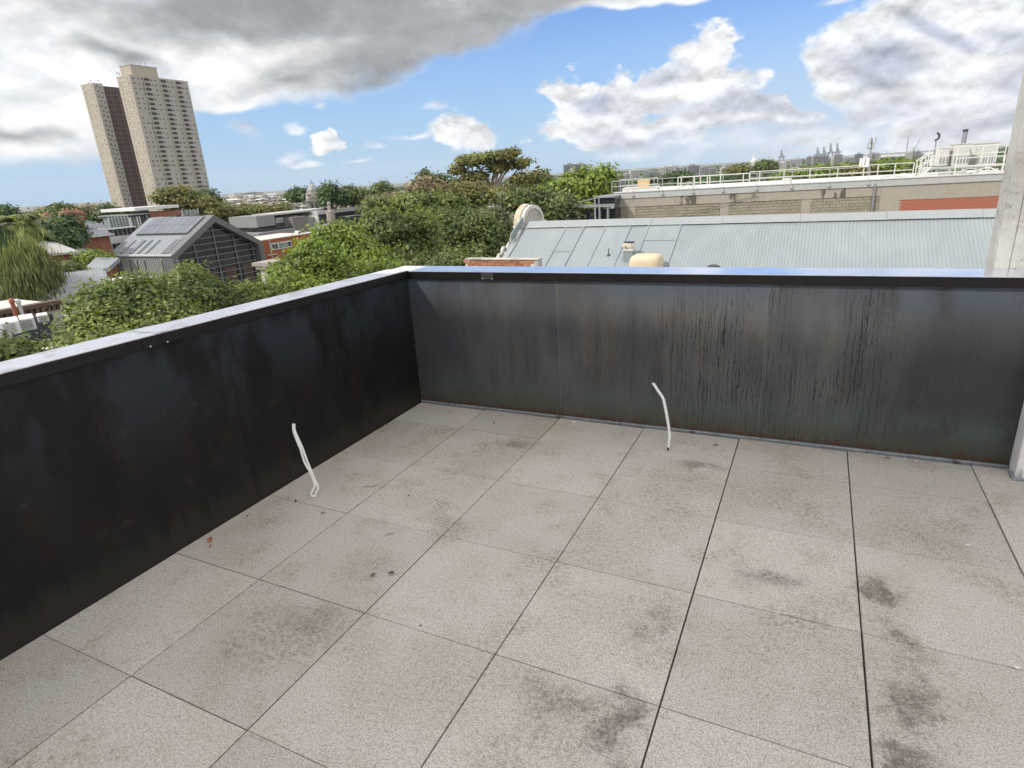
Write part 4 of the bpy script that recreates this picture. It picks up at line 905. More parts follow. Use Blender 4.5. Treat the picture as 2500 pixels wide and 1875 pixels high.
# clad wall facing the terrace with slot windows
frac = [.187, .342, .454, .574, .832, .884]
Lg = GX - XB
slots = [(XB + Lg * f - .12, XB + Lg * f + .12) for f in frac]
zs1, zs0 = ze - .45, ze - 2.9
q = MB(); xx = XB + .02
ribs = []
while xx < GX - .3: ribs.append(xx); xx += .30
ed = sorted([XB] + [e for s_ in slots for e in s_] + [GX - .1])
for i in range(0, len(ed) - 1, 2): MB().box(ed[i] + .001, ed[i + 1], y0g - .02, y0g + .099, GZ, ze - .02).build('cladding_panel', M_ZINC, gb)
for a, b_ in slots:
    MB().box(a + .001, b_ - .001, y0g - .018, y0g + .098, zs1, ze - .02).build('cladding_panel', M_ZINC, gb)
    MB().box(a + .001, b_ - .001, y0g - .018, y0g + .098, GZ, zs0).build('cladding_panel', M_ZINC, gb)
    MB().box(a + .001, b_ - .001, y0g + .03, y0g + .098, zs0, zs1).build('slot_window', M_GLASS, gb)
for xx in ribs:
    if any(a - .03 < xx < b_ + .03 for a, b_ in slots): continue
    MB().box(xx - .018, xx + .018, y0g - .07, y0g - .021, GZ, ze - .03).build('cladding_rib', M_ZINC, gb)
MB().box(XB + .25, XB + 1.5, y0g - .03, y0g + .05, GZ, ze - 3.2).build('dark_opening', M_GLASS, gb)
# roof
sl = (zr_ - ze) / (yr - y0g); th = math.atan(sl)
def R_(x, s, h=0.0): return (x, yr - s * math.cos(th) - h * math.sin(th) * -1 * -1, zr_ - s * math.sin(th) + h * math.cos(th))
Ls = (yr - y0g) / math.cos(th) + .15
def rbox(x0, x1, s0, s1, h0, h1, name, m, par=gb):
    a = MB(); pts = []
    for h in (h0, h1):
        for x, s_ in ((x0, s0), (x1, s0), (x1, s1), (x0, s1)): pts.append(R_(x, s_, h))
    a.v = pts; a.f = [(0, 1, 2, 3), (7, 6, 5, 4), (4, 5, 1, 0), (5, 6, 2, 1), (6, 7, 3, 2), (7, 4, 0, 3)]
    return a.build(name, m, par)
nx = int((GX - XB) / .45)
for k in range(nx):
    x = XB + k * (GX - XB) / nx; rbox(x + .004, x + (GX - XB) / nx - .004, 0, Ls, -.12, 0.0, 'roof_sheet', M_ZROOF)
    rbox(x - .012, x + .012, .1, Ls, 0.001, .035, 'roof_seam', M_ZROOF)
MB().prism([(XB, yr + .001, zr_ - .13), (XB, yr + .001, zr_), (XB, y1g + .1, ze + .0), (XB, y1g + .1, ze - .13)], (Lg, 0, 0)).build('far_roof_slope', M_ZROOF, gb)
rbox(XB, GX, Ls - .3, Ls + .04, .036, .10, 'gutter', M_ZINC)
ps = 0.42 * Ls / 2
for r_ in range(2):
    for k in range(8):
        x = XB + 1.15 + k * (Lg - 2.2) / 8
        rbox(x + .02, x + (Lg - 2.2) / 8 - .02, .25 + r_ * (ps + .03), .25 + r_ * (ps + .03) + ps, .12, .16, 'solar_panel', M_SOLAR)
rbox(XB + 1.2, GX - 1.2, .25 + 2 * ps + .06, .25 + 2 * ps + .16, .04, .11, 'panel_rail', M_DKMETAL)
for a, b_ in slots:
    o = rbox(a - .06, b_ + .06, Ls * .60, Ls * .93, .03, .11, 'skylight', M_ZINC); 
    rbox(a, b_, Ls * .605, Ls * .925, .111, .118, 'skylight_glass', M_SOLAR)
# portal frame round the gable
fw, dp = .62, 1.5
def inset(d): return [(y0g + d, GZ), (y0g + d, ze - d * .35), (yr, zr_ - d * 1.15), (y1g - d, ze - d * .35), (y1g - d, GZ)]
o_, i_ = inset(-.05), inset(fw)
for k in range(4):
    MB().prism([(GX - dp, *o_[k]), (GX - dp, *o_[k + 1]), (GX - dp, *i_[k + 1]), (GX - dp, *i_[k])], (dp + .05, 0, 0)).build('portal_frame', M_PORTAL, gb)
def ztop_at(y): return min(zr_ - fw * 1.15, ze - fw * .35 + (zr_ - ze - fw * .8) * (1 - abs(y - yr) / ((y1g - y0g) / 2 - fw)))
GI = GX - .75
q = MB().prism([(GI - .15, y0g + fw, GZ), (GI - .15, *i_[1]), (GI - .15, *i_[2]), (GI - .15, *i_[3]), (GI - .15, *i_[4])], (.05, 0, 0)); q.build('glass_wall', M_GLASS, gb)
for f in (.25, .5, .74, .97):
    y = y0g + fw + f * (y1g - y0g - 2 * fw); MB().box(GI - .03, GI + .07, y - .07, y + .07, GZ, ztop_at(y) - .02).build('mullion', M_LOUV, gb)
z = zr_ - 1.6
while z > GZ + 2.5:
    hw = (y1g - y0g) / 2 - fw
    if z > ze - fw * .35: hw *= max(.05, 1 - (z - (ze - fw * .35)) / (zr_ - ze - fw * .8))
    MB().box(GI + .08, GI + .20, yr - hw, yr + hw, z - .045, z + .045).build('louvre', M_LOUV, gb); z -= .66
M_ROOM = mat('brick_seen_inside', (0.101, 0.063, 0.050), .9, var=.3, vscale=3)
for (f0, f1, z0, z1) in ((.27, .47, -9.2, -6.6), (.56, .70, -8.6, -6.4), (.80, .93, -8.8, -6.3)):
    ya = y0g + fw + f0 * (y1g - y0g - 2 * fw); yb = y0g + fw + f1 * (y1g - y0g - 2 * fw)
    MB().box(GI - .098, GI - .06, ya, yb, z0, z1).build('interior_panel', M_ROOM, gb)

# generic block builder on the left: faces towards +x and -y
def block(name, label, cat, x, y, z1, lx, ly, m, group=None, z0=GZ):
    """front corner (max x, min y) at (x, y); extends lx to -x and ly to +y"""
    t_ = thing(name, (x - lx / 2, y + ly / 2, z0), label, cat, group)
    MB().box(x - lx, x, y, y + ly, z0, z1).build('wall', m, t_)
    return t_
M_WR = mat('white_render', (0.588, 0.588, 0.571), 0.8, var=.05, vscale=.5)
M_GR = mat('grey_render', (0.227, 0.231, 0.227), 0.85, var=.08, vscale=.6)
M_BR = mat('taupe_render', (0.181, 0.168, 0.151), 0.85, var=.12, vscale=.8)
M_DG = mat('charcoal_cladding', (0.046, 0.049, 0.055), 0.6, var=.1)
M_BRK = mat('brown_red_brick', (0.202, 0.071, 0.046), 0.9, var=.2, vscale=5, col2=(0.252, 0.118, 0.076), c2=(.45, .6))
M_OBR = mat('orange_brick', (0.353, 0.105, 0.042), 0.9, var=.15, vscale=4)
M_SLATE = mat('slate_roof', (0.126, 0.134, 0.147), 0.6, var=.15, vscale=1.5)
M_TINR = mat('pale_tin_roof', (0.420, 0.420, 0.403), 0.6, .1, var=.06, vscale=.6)
M_WIN = mat('window_glass', (0.050, 0.063, 0.071), 0.1, spec=.7)
M_GLB = mat('balustrade_glass', (0.193, 0.235, 0.235), 0.15, spec=.7)
M_POT = mat('terracotta_pot', (0.378, 0.202, 0.126), .85)
M_STONE = mat('pale_stone', (0.31, 0.28, 0.245), .9, var=.15, vscale=1)
M_TOWN = mat('cream_trim', (0.487, 0.462, 0.412), .8)

# white modern building with glazed balconies behind the gabled one
c0 = hit(262, 560, 0, -72)
wm = thing('modern_building', (-76, c0.y, GZ), 'white modern apartment building with glass balustrades behind the gabled building', 'building')
def slabx(u0, u1, v0, v1, x, dx, m, name, par):   # slab on a plane facing +x, extents from the photo; dx thick
    ya, za = fx(u0, v0, x); yb, zb_ = fx(u1, v0, x); yc_, zc = fx(u0, v1, x)
    zt2 = (za + zb_) / 2; MB().box(x - dx, x, ya, yb, zc, zt2).build(name, m, par); return ya, yb, zc, zt2
slabx(327, 437, 503, 515, -74, 7, M_WR, 'roof_box', wm)
slabx(363, 442, 515.5, 532, -74.2, 6, M_BRK, 'brick_storey', wm)
slabx(310, 364, 522, 527, -73.5, 6, M_GREYMETAL, 'roof_slab', wm)
ya, yb, zc, zt2 = slabx(310, 364, 527.2, 560, -74, 5, M_GLB, 'glazing', wm)
for k in (0, .12, .35, .42, .6, .75, .97): MB().box(-73.99, -73.8, ya + (yb - ya) * k, ya + (yb - ya) * k + (.5 if k in (.0, .35) else .14), zc, zt2 - .02).build('fin', M_WR if k in (.0, .35) else M_DKMETAL, wm)
ya, yb, zc, zt2 = slabx(260, 330, 558, 640, -70, 5, M_WIN, 'glazing', wm)
for k in range(7): MB().box(-69.99, -69.85, ya + (yb - ya) * k / 6.2, ya + (yb - ya) * k / 6.2 + .09, zc, zt2).build('mullion', M_GREYMETAL, wm)
MB().box(-70.2, -69.8, ya - .9, ya - .01, zc - 3, zt2 + .25).build('white_fin', M_WR, wm)
MB().box(-69.84, -69.78, ya, yb, zc + (zt2 - zc) * .55, zc + (zt2 - zc) * .78).build('spandrel', M_WR, wm)
MB().box(-70.2, -69.7, ya, yb, zt2 + .003, zt2 + .12).build('roof_edge', M_WR, wm)
ya, yb, zc, zt2 = slabx(262, 310, 531, 557, -73, .05, M_GLB, 'glass_balustrade', wm)
for k in range(7): MB().box(-72.99, -72.9, ya + (yb - ya) * k / 6, ya + (yb - ya) * k / 6 + .07, zc, zt2 + .1).build('baluster', M_RAIL, wm)
ya, yb, zc, zt2 = slabx(442, 482, 513, 527, -76, .05, M_GLB, 'glass_balustrade', wm)
for k in range(5): MB().box(-75.99, -75.9, ya + (yb - ya) * k / 4, ya + (yb - ya) * k / 4 + .07, zc, zt2 + .1).build('baluster', M_RAIL, wm)

# terrace houses with chimneys, left
def gabled(name, label, u0, u1, v_eave, v_ridge, x, dep, mw, mr, group=None, chim=()):
    """house with its long side facing +x; u0..u1 and v on the plane x"""
    a = hit(u0, v_eave, 0, x); b_ = hit(u1, v_eave, 0, x); r0 = hit((u0 + u1) / 2, v_ridge, 0, x - dep / 2)
    zE = (a.z + b_.z) / 2; zR = max(zE + .8, r0.z)
    t_ = thing(name, (x - dep / 2, (a.y + b_.y) / 2, GZ), label, 'house', group)
    MB().box(x - dep, x, a.y, b_.y, GZ, zE).build('wall', mw, t_)
    MB().prism([(x + .35, a.y - .3, zE - .05), (x - dep / 2, a.y - .3, zR), (x - dep - .35, a.y - .3, zE - .05), (x - dep - .3, a.y - .3, zE - .2), (x + .3, a.y - .3, zE - .2)], (0, b_.y - a.y + .6, 0)).build('roof', mr, t_)
    MB().box(x + .36, x + .48, a.y - .35, b_.y + .35, zE - .2, zE - .06).build('gutter', M_TOWN, t_)
    for k, (f, hh, mm) in enumerate(chim):
        y = a.y + (b_.y - a.y) * f; cx = x - dep / 2
        c = MB().box(cx - .4, cx + .4, y - .4, y + .4, zE, zR + hh).build('chimney', mm, t_)
        MB().box(cx - .5, cx + .5, y - .5, y + .5, zR + hh + .002, zR + hh + .2).build('chimney_cap', M_POT, c)
        for s_ in (-.2, .2): MB().tube([(cx, y + s_, zR + hh + .2), (cx, y + s_, zR + hh + .5)], [.12, .10], 8).build('chimney_pot', M_POT, c)
    return t_, a.y, b_.y, zE
t_, ya_, yb_, zE = gabled('brick_house', 'low brick house with pale tin roof left of the gabled building', 103, 176, 616, 597, -52, 6, M_BRK, M_TINR)
for f in (.45, .75): MB().box(-52.05, -51.95, ya_ + (yb_ - ya_) * f - .35, ya_ + (yb_ - ya_) * f + .35, zE - 2.0, zE - .7).build('window', M_WIN, t_)
gabled('brick_house', 'small brick outbuilding with lower tin roof right of the pale roofed house', 178, 216, 621, 602, -54, 5, M_BRK, M_TINR)
gabled('terrace_house', 'slate roofed brick terrace house with tall red chimneys', 192, 266, 574, 552, -66, 8, M_BRK, M_SLATE, chim=((.2, .5, M_BRK), (.53, 1.6, M_BRK), (.84, 1.5, M_BRK)))
gabled('terrace_house', 'second slate roofed terrace house just behind, paler chimneys', 186, 262, 556, 543, -84, 8, M_BRK, M_SLATE, chim=((.24, 1.0, M_STONE), (.78, 1.0, M_BRK)))
gabled('terrace_house', 'terrace house largely hidden by dark trees, four pale chimneys along its ridge', 92, 172, 558, 548, -98, 8, M_STONE, M_SLATE, chim=((.10, .9, M_STONE), (.34, .9, M_STONE), (.55, .7, M_STONE), (.86, 1.1, M_STONE)))
# gable-ended brick wall
gw = hit(245, 593, 0, -66.5)
gwt = thing('brick_house', (-70, gw.y, GZ), 'orange brick gable end with white-edged roof beside the modern building', 'house')
ya, zb2 = fx(224, 620, -68); yb, _ = fx(265, 620, -68); _, za2 = fx(240, 592, -68)
MB().prism([(-68, ya, GZ), (-68, ya, zb2), (-68, (ya + yb) / 2, za2), (-68, yb, zb2), (-68, yb, GZ)], (-5, 0, 0)).build('wall', M_OBR, gwt)
MB().prism([(-67.7, (ya + yb) / 2, za2 + .02), (-67.7, (ya + yb) / 2, za2 + .2), (-67.7, yb + .5, zb2 - .1), (-67.7, yb + .4, zb2 - .3)], (-6, 0, 0)).build('roof', M_TINR, gwt)
MB().prism([(-67.9, (ya + yb) / 2, za2 + .02), (-67.9, (ya + yb) / 2, za2 + .1), (-67.9, ya - .3, zb2), (-67.9, ya - .25, zb2 - .15)], (-6, 0, 0)).build('roof', M_TINR, gwt)
# big dark hipped roof edge left of the willow
hr = thing('brick_house', (-50, 22, GZ), 'brick house with a long dark raking roof edge behind the weeping tree', 'house')
A_, B_ = at(25, 556, 62), at(141, 645, 58)
MB().prism([tuple(A_), tuple(B_), (B_.x, B_.y, GZ), (A_.x, A_.y, GZ)], (-.4, -.2, 0)).build('wall', M_BRK, hr)
MB().prism([tuple(A_ + Vector((0, 0, .0))), tuple(A_ + Vector((.2, -.2, .5))), tuple(B_ + Vector((.2, -.2, .5))), tuple(B_)], (-5, -3, 1.0)).build('roof', M_DKMETAL, hr)
# flat-roofed white-walled shed with grey sloping roof in front of the gabled building
wh = thing('white_shed', (-48, 30, GZ), 'low white-walled building with grey sloping roofs left of the gabled building', 'building')
ya, yb, zc, zt2 = slabx(190, 245, 660, 735, -50, 7, M_WR, 'wall', wh)
MB().box(-50, -49.9, yb - 1.2, yb, zc, zt2 - .1).build('wall_return', M_ZINC, wh)
a, b_, c_, d_ = at(185, 640, 64), at(262, 624, 66), at(262, 648, 56), at(188, 652, 58)
MB().prism([tuple(a), tuple(b_), tuple(c_), tuple(d_)], (0, 0, -.25)).build('sloping_roof', M_ZROOF, wh)
a, b_ = at(205, 656, 55), at(262, 655, 55); MB().prism([tuple(a), tuple(b_), tuple(b_ + Vector((-1.5, 2, .5))), tuple(a + Vector((-1.5, 2, .6)))], (0, 0, -.3)).build('lower_roof', M_ZROOF, wh)
MB().box(-50.2, -49.95, ya, yb, zt2 + .003, zt2 + .12).build('parapet_cap', M_WR, wh)

# lower-left: flat white roof with air conditioners, curved iron roof, verandah building
cv = thing('curved_roof_shed', (-34, 14, GZ), 'shed with a curved corrugated iron roof beyond the near tree', 'shed')
A1_ = at(100, 748, 36); ux = Vector((.42, .91, 0)); vx_ = Vector((-.91, .42, 0))
q = MB(); nseg = 12; Ln = 3.0; Wd = 2.2
for k in range(nseg):
    a0, a1 = k / nseg, (k + 1) / nseg
    f = lambda s_: A1_ + vx_ * (Wd * (1 - math.cos(s_ * 1.5))) + Vector((0, 0, Wd * .55 * math.sin(s_ * 1.5)))
    q.quad(*(tuple(p) for p in (f(a0), f(a0) + ux * Ln, f(a1) + ux * Ln, f(a1))))
M_CORR = mat('galvanised_iron', (0.353, 0.370, 0.378), .45, .4, var=.1)
o = q.build('curved_roof', M_CORR, cv)
for k in range(30):
    sp_ = [tuple(f(s_ / 8) + ux * (k * .10) + Vector((0, 0, .01))) for s_ in range(9)]; MB().tube(sp_, .035, 4, cap=False).build('corrugation', M_CORR, cv)
MB().box(A1_.x - 6, A1_.x - .3, A1_.y + .3, A1_.y + 8, GZ, A1_.z).build('wall', M_WR, cv)
q = MB()
for k in range(14):
    p0 = A1_ + Vector((.9, -.2, -.35)) + ux * (k * .4); 
    MB().prism([tuple(p0), tuple(p0 + ux * .2), tuple(p0 + ux * .2 + Vector((1.6, .3, -.5))), tuple(p0 + Vector((1.6, .3, -.5)))], (0, 0, -.05)).build('awning_slat', M_WR, cv)
va = thing('verandah_building', (-26, 4, GZ), 'cream rendered building with brown gutter edge at the lower left', 'building')
A2, B2 = at(-60, 775, 30), at(146, 743, 31)
dv_ = (B2 - A2); dv_.z = 0; nv = Vector((dv_.y, -dv_.x, 0)).normalized()
if nv.dot(CAM - A2) < 0: nv = -nv
zt2 = (A2.z + B2.z) / 2; 
a, b_ = Vector((A2.x, A2.y, zt2)), Vector((B2.x, B2.y, zt2))
M_CR = mat('cream_render', (0.521, 0.496, 0.454), .85, var=.1)
M_BRN = mat('brown_gutter', (0.109, 0.067, 0.042), .7)
MB().prism([tuple(a), tuple(b_), tuple(b_ - nv * 4), tuple(a - nv * 4)], (0, 0, GZ - zt2)).build('wall', M_CR, va)
MB().prism([tuple(a + nv * .25), tuple(b_ + nv * .25), tuple(b_ - nv * .2), tuple(a - nv * .2)], (0, 0, .16)).build('gutter', M_BRN, va)
for k in range(14):
    p0 = a + (b_ - a) * (k + .5) / 14 + nv * .12; MB().box(p0.x - .07, p0.x + .07, p0.y - .07, p0.y + .07, zt2 - .2, zt2 - .004).build('bracket', M_BRN, va)
MB().prism([tuple(b_ + nv * .02 - (b_ - a).normalized() * 1.9 + Vector((0, 0, -.35))), tuple(b_ + nv * .02 - (b_ - a).normalized() * .4 + Vector((0, 0, -.35))), tuple(b_ + nv * .02 - (b_ - a).normalized() * .4 + Vector((0, 0, -1.5))), tuple(b_ + nv * .02 - (b_ - a).normalized() * 1.9 + Vector((0, 0, -1.5)))], tuple(nv * .04)).build('window', M_WIN, va)
fr = thing('flat_roof_shop', (-22, 1, GZ), 'flat white roofed shop at the lower left edge with plant on top', 'building')
ZR1 = at(60, 850, 21).z
MB().box(-26, -15.2, -6, 5.8, GZ, ZR1 - .35).build('wall', M_CR, fr)
MB().box(-26, -15.2, -6, 5.8, ZR1 - .34, ZR1 - .2).build('roof_deck', M_WROOF, fr)
MB().box(-15.4, -15.15, -6, 5.85, ZR1 - .198, ZR1 + .1).build('parapet', M_WR, fr)
def pipe(name, u, v0, v1, d, m, lab, r0):
    a = at(u, v1, d); b_ = at(u, v0, d); t_ = thing(name, tuple(a), lab, 'pipe')
    MB().tube([tuple(Vector((a.x, a.y, a.z))), (a.x, a.y, b_.z)], r0, 8).build('shaft', m, t_); MB().lathe((a.x, a.y, b_.z), [(r0 * 1.3, 0), (r0 * 1.3, .08), (r0 * .6, .16)], 8).build('cap', m, t_)
pipe('vent_pipe', 44, 737, 782, 27, mat('red_pipe_paint', (.28, .08, .05), .7), 'rust red vent pipe at the lower left', .07)
pipe('vent_pipe', 57, 739, 775, 27, M_RAIL, 'pale grey vent pipe beside the red one', .06)
def acbox(u0, u1, v0, v1, d, dep, lab, name='air_conditioner', grille=True):
    a = at(u0, v1, d); b_ = at(u1, v1, d); t1 = at((u0 + u1) / 2, v0, d)
    c = (a + b_) / 2; ang = math.atan2(b_.y - a.y, b_.x - a.x); W = (b_ - a).length; H = t1.z - c.z
    # the photograph's tilt is the camera's: the unit itself stands upright
    t_ = thing(name, tuple(c), lab, 'air conditioner', rotz=ang)
    MB().box(-W / 2, W / 2, 0, dep, 0, H).build('casing', M_WR, t_, bevel=.02, local=True)
    if grille:
        MB().box(-W * .40, W * .30, -.015, .01, H * .14, H * .86).build('grille', M_GREYMETAL, t_, local=True)
        for k in range(6): MB().box(-W * .41, W * .31, -.03, -.016, H * (.2 + .11 * k), H * (.2 + .11 * k) + H * .035).build('louvre_blade', M_ACW, t_, local=True)
    return t_
acbox(94, 122, 768, 786, 27, .6, 'small white air conditioner fixed on the cream wall')
acbox(55, 92, 776, 806, 24, 1.0, 'tall white rooftop cooler with side grilles, nearest the cream wall')
acbox(-10, 57, 786, 818, 23.5, 1.1, 'long galvanised duct unit with louvred end at the left edge')
dsh = at(4, 800, 21.5)
acbox(-30, 12, 792, 812, 21.5, .5, 'small pale box in front of the long duct unit', grille=False)

# ------------------------------------------------------------------ middle: charcoal town houses
TX = -75.0
th_ = thing('town_houses', (TX - 5, 50, GZ), 'row of charcoal and grey flat-roofed town houses in the middle distance', 'building')
k4 = 1 / 4.424
def C4(x, y): return 600 + x * k4, 400 + y * k4
def s4(x0, x1_, y0, y1, x, dx, m, name, par=th_):
    (u0, v0), (u1, v1) = C4(x0, y0), C4(x1_, y1); return slabx(u0, u1, v0, v1, x, dx, m, name, par)
s4(105, 305, 556, 690, TX, 6, M_GR, 'wall')
s4(306, 500, 566, 700, TX - 1, 6, M_DG, 'wall')
for a, b_ in ((322, 402), (412, 492)):
    ya, yb, zc, zt2 = s4(a, b_, 585, 640, TX - .96, .03, M_WR, 'window'); 
    MB().box(TX - .955, TX - .93, ya + .12, yb - .12, zc + .12, zt2 - .12).build('pane', M_GLB, th_)
    for f in (.25, .5, .75): MB().box(TX - .929, TX - .91, ya + (yb - ya) * f - .04, ya + (yb - ya) * f + .04, zc + .1, zt2 - .1).build('blind', M_WR, th_)
s4(300, 960, 520, 538, TX - .5, 5, M_FASC2, 'roof_edge')
s4(300, 960, 539, 565, TX - 2.5, 4, M_DG, 'clerestory')
s4(500, 665, 570, 760, TX + 1.0, 7, M_BR, 'wall'); s4(666, 770, 572, 760, TX + .8, 7, M_GR, 'wall')
s4(150, 520, 685, 720, TX + .6, .4, M_DG, 'balcony_front'); s4(130, 540, 722, 790, TX + 1.6, 5, M_GR, 'lower_wall')
s4(770, 785, 555, 690, TX + 1.5, 2, M_WR, 'white_fin'); s4(786, 985, 540, 660, TX, 5, M_DG, 'wall'); s4(775, 985, 645, 745, TX + 1.6, .3, M_WR, 'balcony_front')
s4(776, 985, 630, 646, TX + 1.5, 1.4, M_GR, 'balcony_rail')
s4(770, 1640, 497, 512, TX + 1, 8, M_FASC2, 'roof_edge'); s4(986, 1260, 513, 600, TX - .5, 5, M_DG, 'wall'); s4(1261, 1390, 505, 610, TX + .4, 5, M_WIN, 'glazing'); s4(1391, 1560, 495, 560, TX + .6, 5, M_GR, 'wall')
s4(1240, 1262, 520, 610, TX + .5, .4, M_GREYMETAL, 'column'); s4(1085, 1260, 556, 574, TX + 1.7, 2, M_WR, 'white_awning'); s4(1510, 1615, 572, 596, TX + 4, 2, M_WR, 'white_awning')
for (x0, x1_, y0, y1, lab) in ((1018, 1050, 455, 505, 'left of the paired white rooftop condensers on the charcoal town houses'), (1060, 1100, 450, 500, 'right of the paired white rooftop condensers on the charcoal town houses')):
    u0, v0 = C4(x0, y0); u1, v1 = C4(x1_, y1); ya, zt2 = fx(u0, v0, TX - 2); yb, zc = fx(u1, v1, TX - 2)
    t_ = thing('condenser_unit', (TX - 2.4, (ya + yb) / 2, zc), lab, 'air conditioner'); MB().box(TX - 2.8, TX - 2, ya, yb, zc - .3, zt2).build('casing', M_WR, t_, bevel=.02); MB().box(TX - 1.995, TX - 1.98, ya + (yb - ya) * .55, yb - .05, zc, zt2 - .1).build('grille', M_GREYMETAL, t_)
for (x, lab) in ((1230, 'left of two white mushroom vents on the town house roof'), (1268, 'right of two white mushroom vents on the town house roof'), (975, 'small white vent left of the paired condensers')):
    u, v = C4(x, 480); y_, z_ = fx(u, v, TX - 2); t_ = thing('roof_vent', (TX - 2, y_, z_ - .3), lab, 'roof vent'); MB().lathe((TX - 2, y_, z_ - .3), [(.14, 0), (.14, .55), (.32, .6), (.32, .75), (.1, .85)], 10).build('cowl', M_WR, t_)
# two ornate rendered chimneys beyond the grey box
for (x, y, lab) in ((195, 470, 'pale rendered chimney left of the town houses, capped and corbelled'), (430, 460, 'second pale rendered chimney standing behind the town house roof')):
    u, v = C4(x, y); y_, z_ = fx(u, v, -95); t_ = thing('chimney_stack', (-95, y_, GZ), lab, 'chimney')
    MB().box(-96.2, -95, y_ - 1.1, y_ + 1.1, GZ, z_ - .2).build('shaft', M_STONE, t_); MB().box(-96.4, -94.8, y_ - 1.5, y_ + 1.5, z_ - .199, z_ + .1).build('cap', M_BR, t_); MB().box(-96.3, -94.9, y_ - 1.25, y_ + 1.25, z_ - .7, z_ - .5).build('corbel', M_STONE, t_)
    for s_ in (-.4, .1, .5): MB().tube([(-95.6, y_ + s_, z_ + .1), (-95.6, y_ + s_, z_ + .8)], .16, 8).build('chimney_pot', M_STONE, t_)
# orange brick building between gabled building and plane trees
OX = -60.0
ob = thing('brick_building', (OX - 4, 36, GZ), 'orange-red brick building with white framed windows right of the gabled building', 'building')
u0, v0 = C4(165, 798); u1, v1 = C4(720, 780); ya, zt2 = fx(u0, v0, OX); yb, zq = fx(u1, v1, OX); zt2 = (zt2 + zq) / 2
MB().box(OX - 6, OX - .03, ya, yb, GZ, zt2).build('wall', M_RMORT, ob)
MB().box(OX - 6.1, OX + .06, ya - .05, yb, zt2 + .002, zt2 + .10).build('coping', M_CR, ob)
(ua, va_), (ub, vb) = C4(270, 862), C4(492, 935); wy0, wz1 = fx(ua, va_, OX); wy1, _ = fx(ub, va_, OX); _, wz0 = fx(ua, vb, OX)
BQ = MB(); z = zt2 - .06; r_ = 0
while z > zt2 - 4.2 :
    y = ya + (.13 if r_ % 2 else 0)
    while y < yb - .24:
        if not (wy0 - .25 < y < wy1 and wz0 - .05 < z < wz1 + .05):
            BQ.box(OX - .03, OX + .012, y, y + .236, z - .036, z + .036)
        y += .25
    z -= .086; r_ += 1
tag(BQ.build('brickwork', M_OBR, ob), kind='stuff')
MB().box(OX - .02, OX + .05, wy0, wy1, wz0, wz1).build('window_frame', M_WR, ob)
for f0, f1 in ((.03, .16), (.18, .30), (.36, .66), (.68, .80), (.82, .97)):
    MB().box(OX + .051, OX + .06, wy0 + (wy1 - wy0) * f0, wy0 + (wy1 - wy0) * f1, wz0 + .1, wz1 - .12).build('pane', M_WIN if f0 < .3 or f0 > .8 else M_GLB, ob)
(ua, va_), _ = C4(240, 800), 0; y_, _z = fx(ua, va_, OX); MB().tube([(OX + .1, y_, GZ), (OX + .1, y_, zt2)], .07, 6).build('downpipe', M_CR, ob)
(ua, va_), (ub, vb) = C4(235, 990), C4(345, 1000); a, b_ = fx(ua, va_, OX + .1), fx(ub, vb, OX + .1); MB().tube([(OX + .12, a[0], a[1]), (OX + .12, b_[0], a[1])], .06, 6).build('branch_pipe', M_CR, ob)
for lab, (x0, x1_, y0, y1) in (('white air conditioner standing on the orange brick building, left one', (560, 605, 725, 790)), ('white air conditioner standing on the orange brick building, right one by the leaves', (690, 725, 755, 795))):
    (u0, v0), (u1, v1) = C4(x0, y0), C4(x1_, y1); a, zt3 = fx(u0, v0, OX - 1); b_, zc = fx(u1, v1, OX - 1)
    t_ = thing('air_conditioner', (OX - 1.3, (a + b_) / 2, zc), lab, 'air conditioner'); MB().box(OX - 1.6, OX - 1, a, b_, zt2 + .1, zt3).build('casing', M_WR, t_, bevel=.02)
    MB().lathe((0, 0, 0), [(.28, 0), (.28, .02)], 14).build('fan', M_DKMETAL, t_, local=True).matrix_basis = Matrix.Translation((.31, 0, (zt3 - zc) * .5)) @ Matrix.Rotation(rad(90), 4, 'Y')
# stone gate pillar / urn by the brick building
p = at(652, 655, 62); pg = thing('stone_pillar', (p.x, p.y, GZ), 'weathered stone parapet pier with moulded cap among the leaves', 'pillar')
MB().box(p.x - .45, p.x + .45, p.y - .45, p.y + .45, GZ, p.z).build('shaft', M_CR, pg); MB().box(p.x - .7, p.x + .7, p.y - .7, p.y + .7, p.z + .002, p.z + .28).build('cap', M_STONE, pg); MB().box(p.x - 1.0, p.x + 1.2, p.y - .8, p.y + 1.8, p.z + .282, p.z + .62).build('cornice', M_STONE, pg)
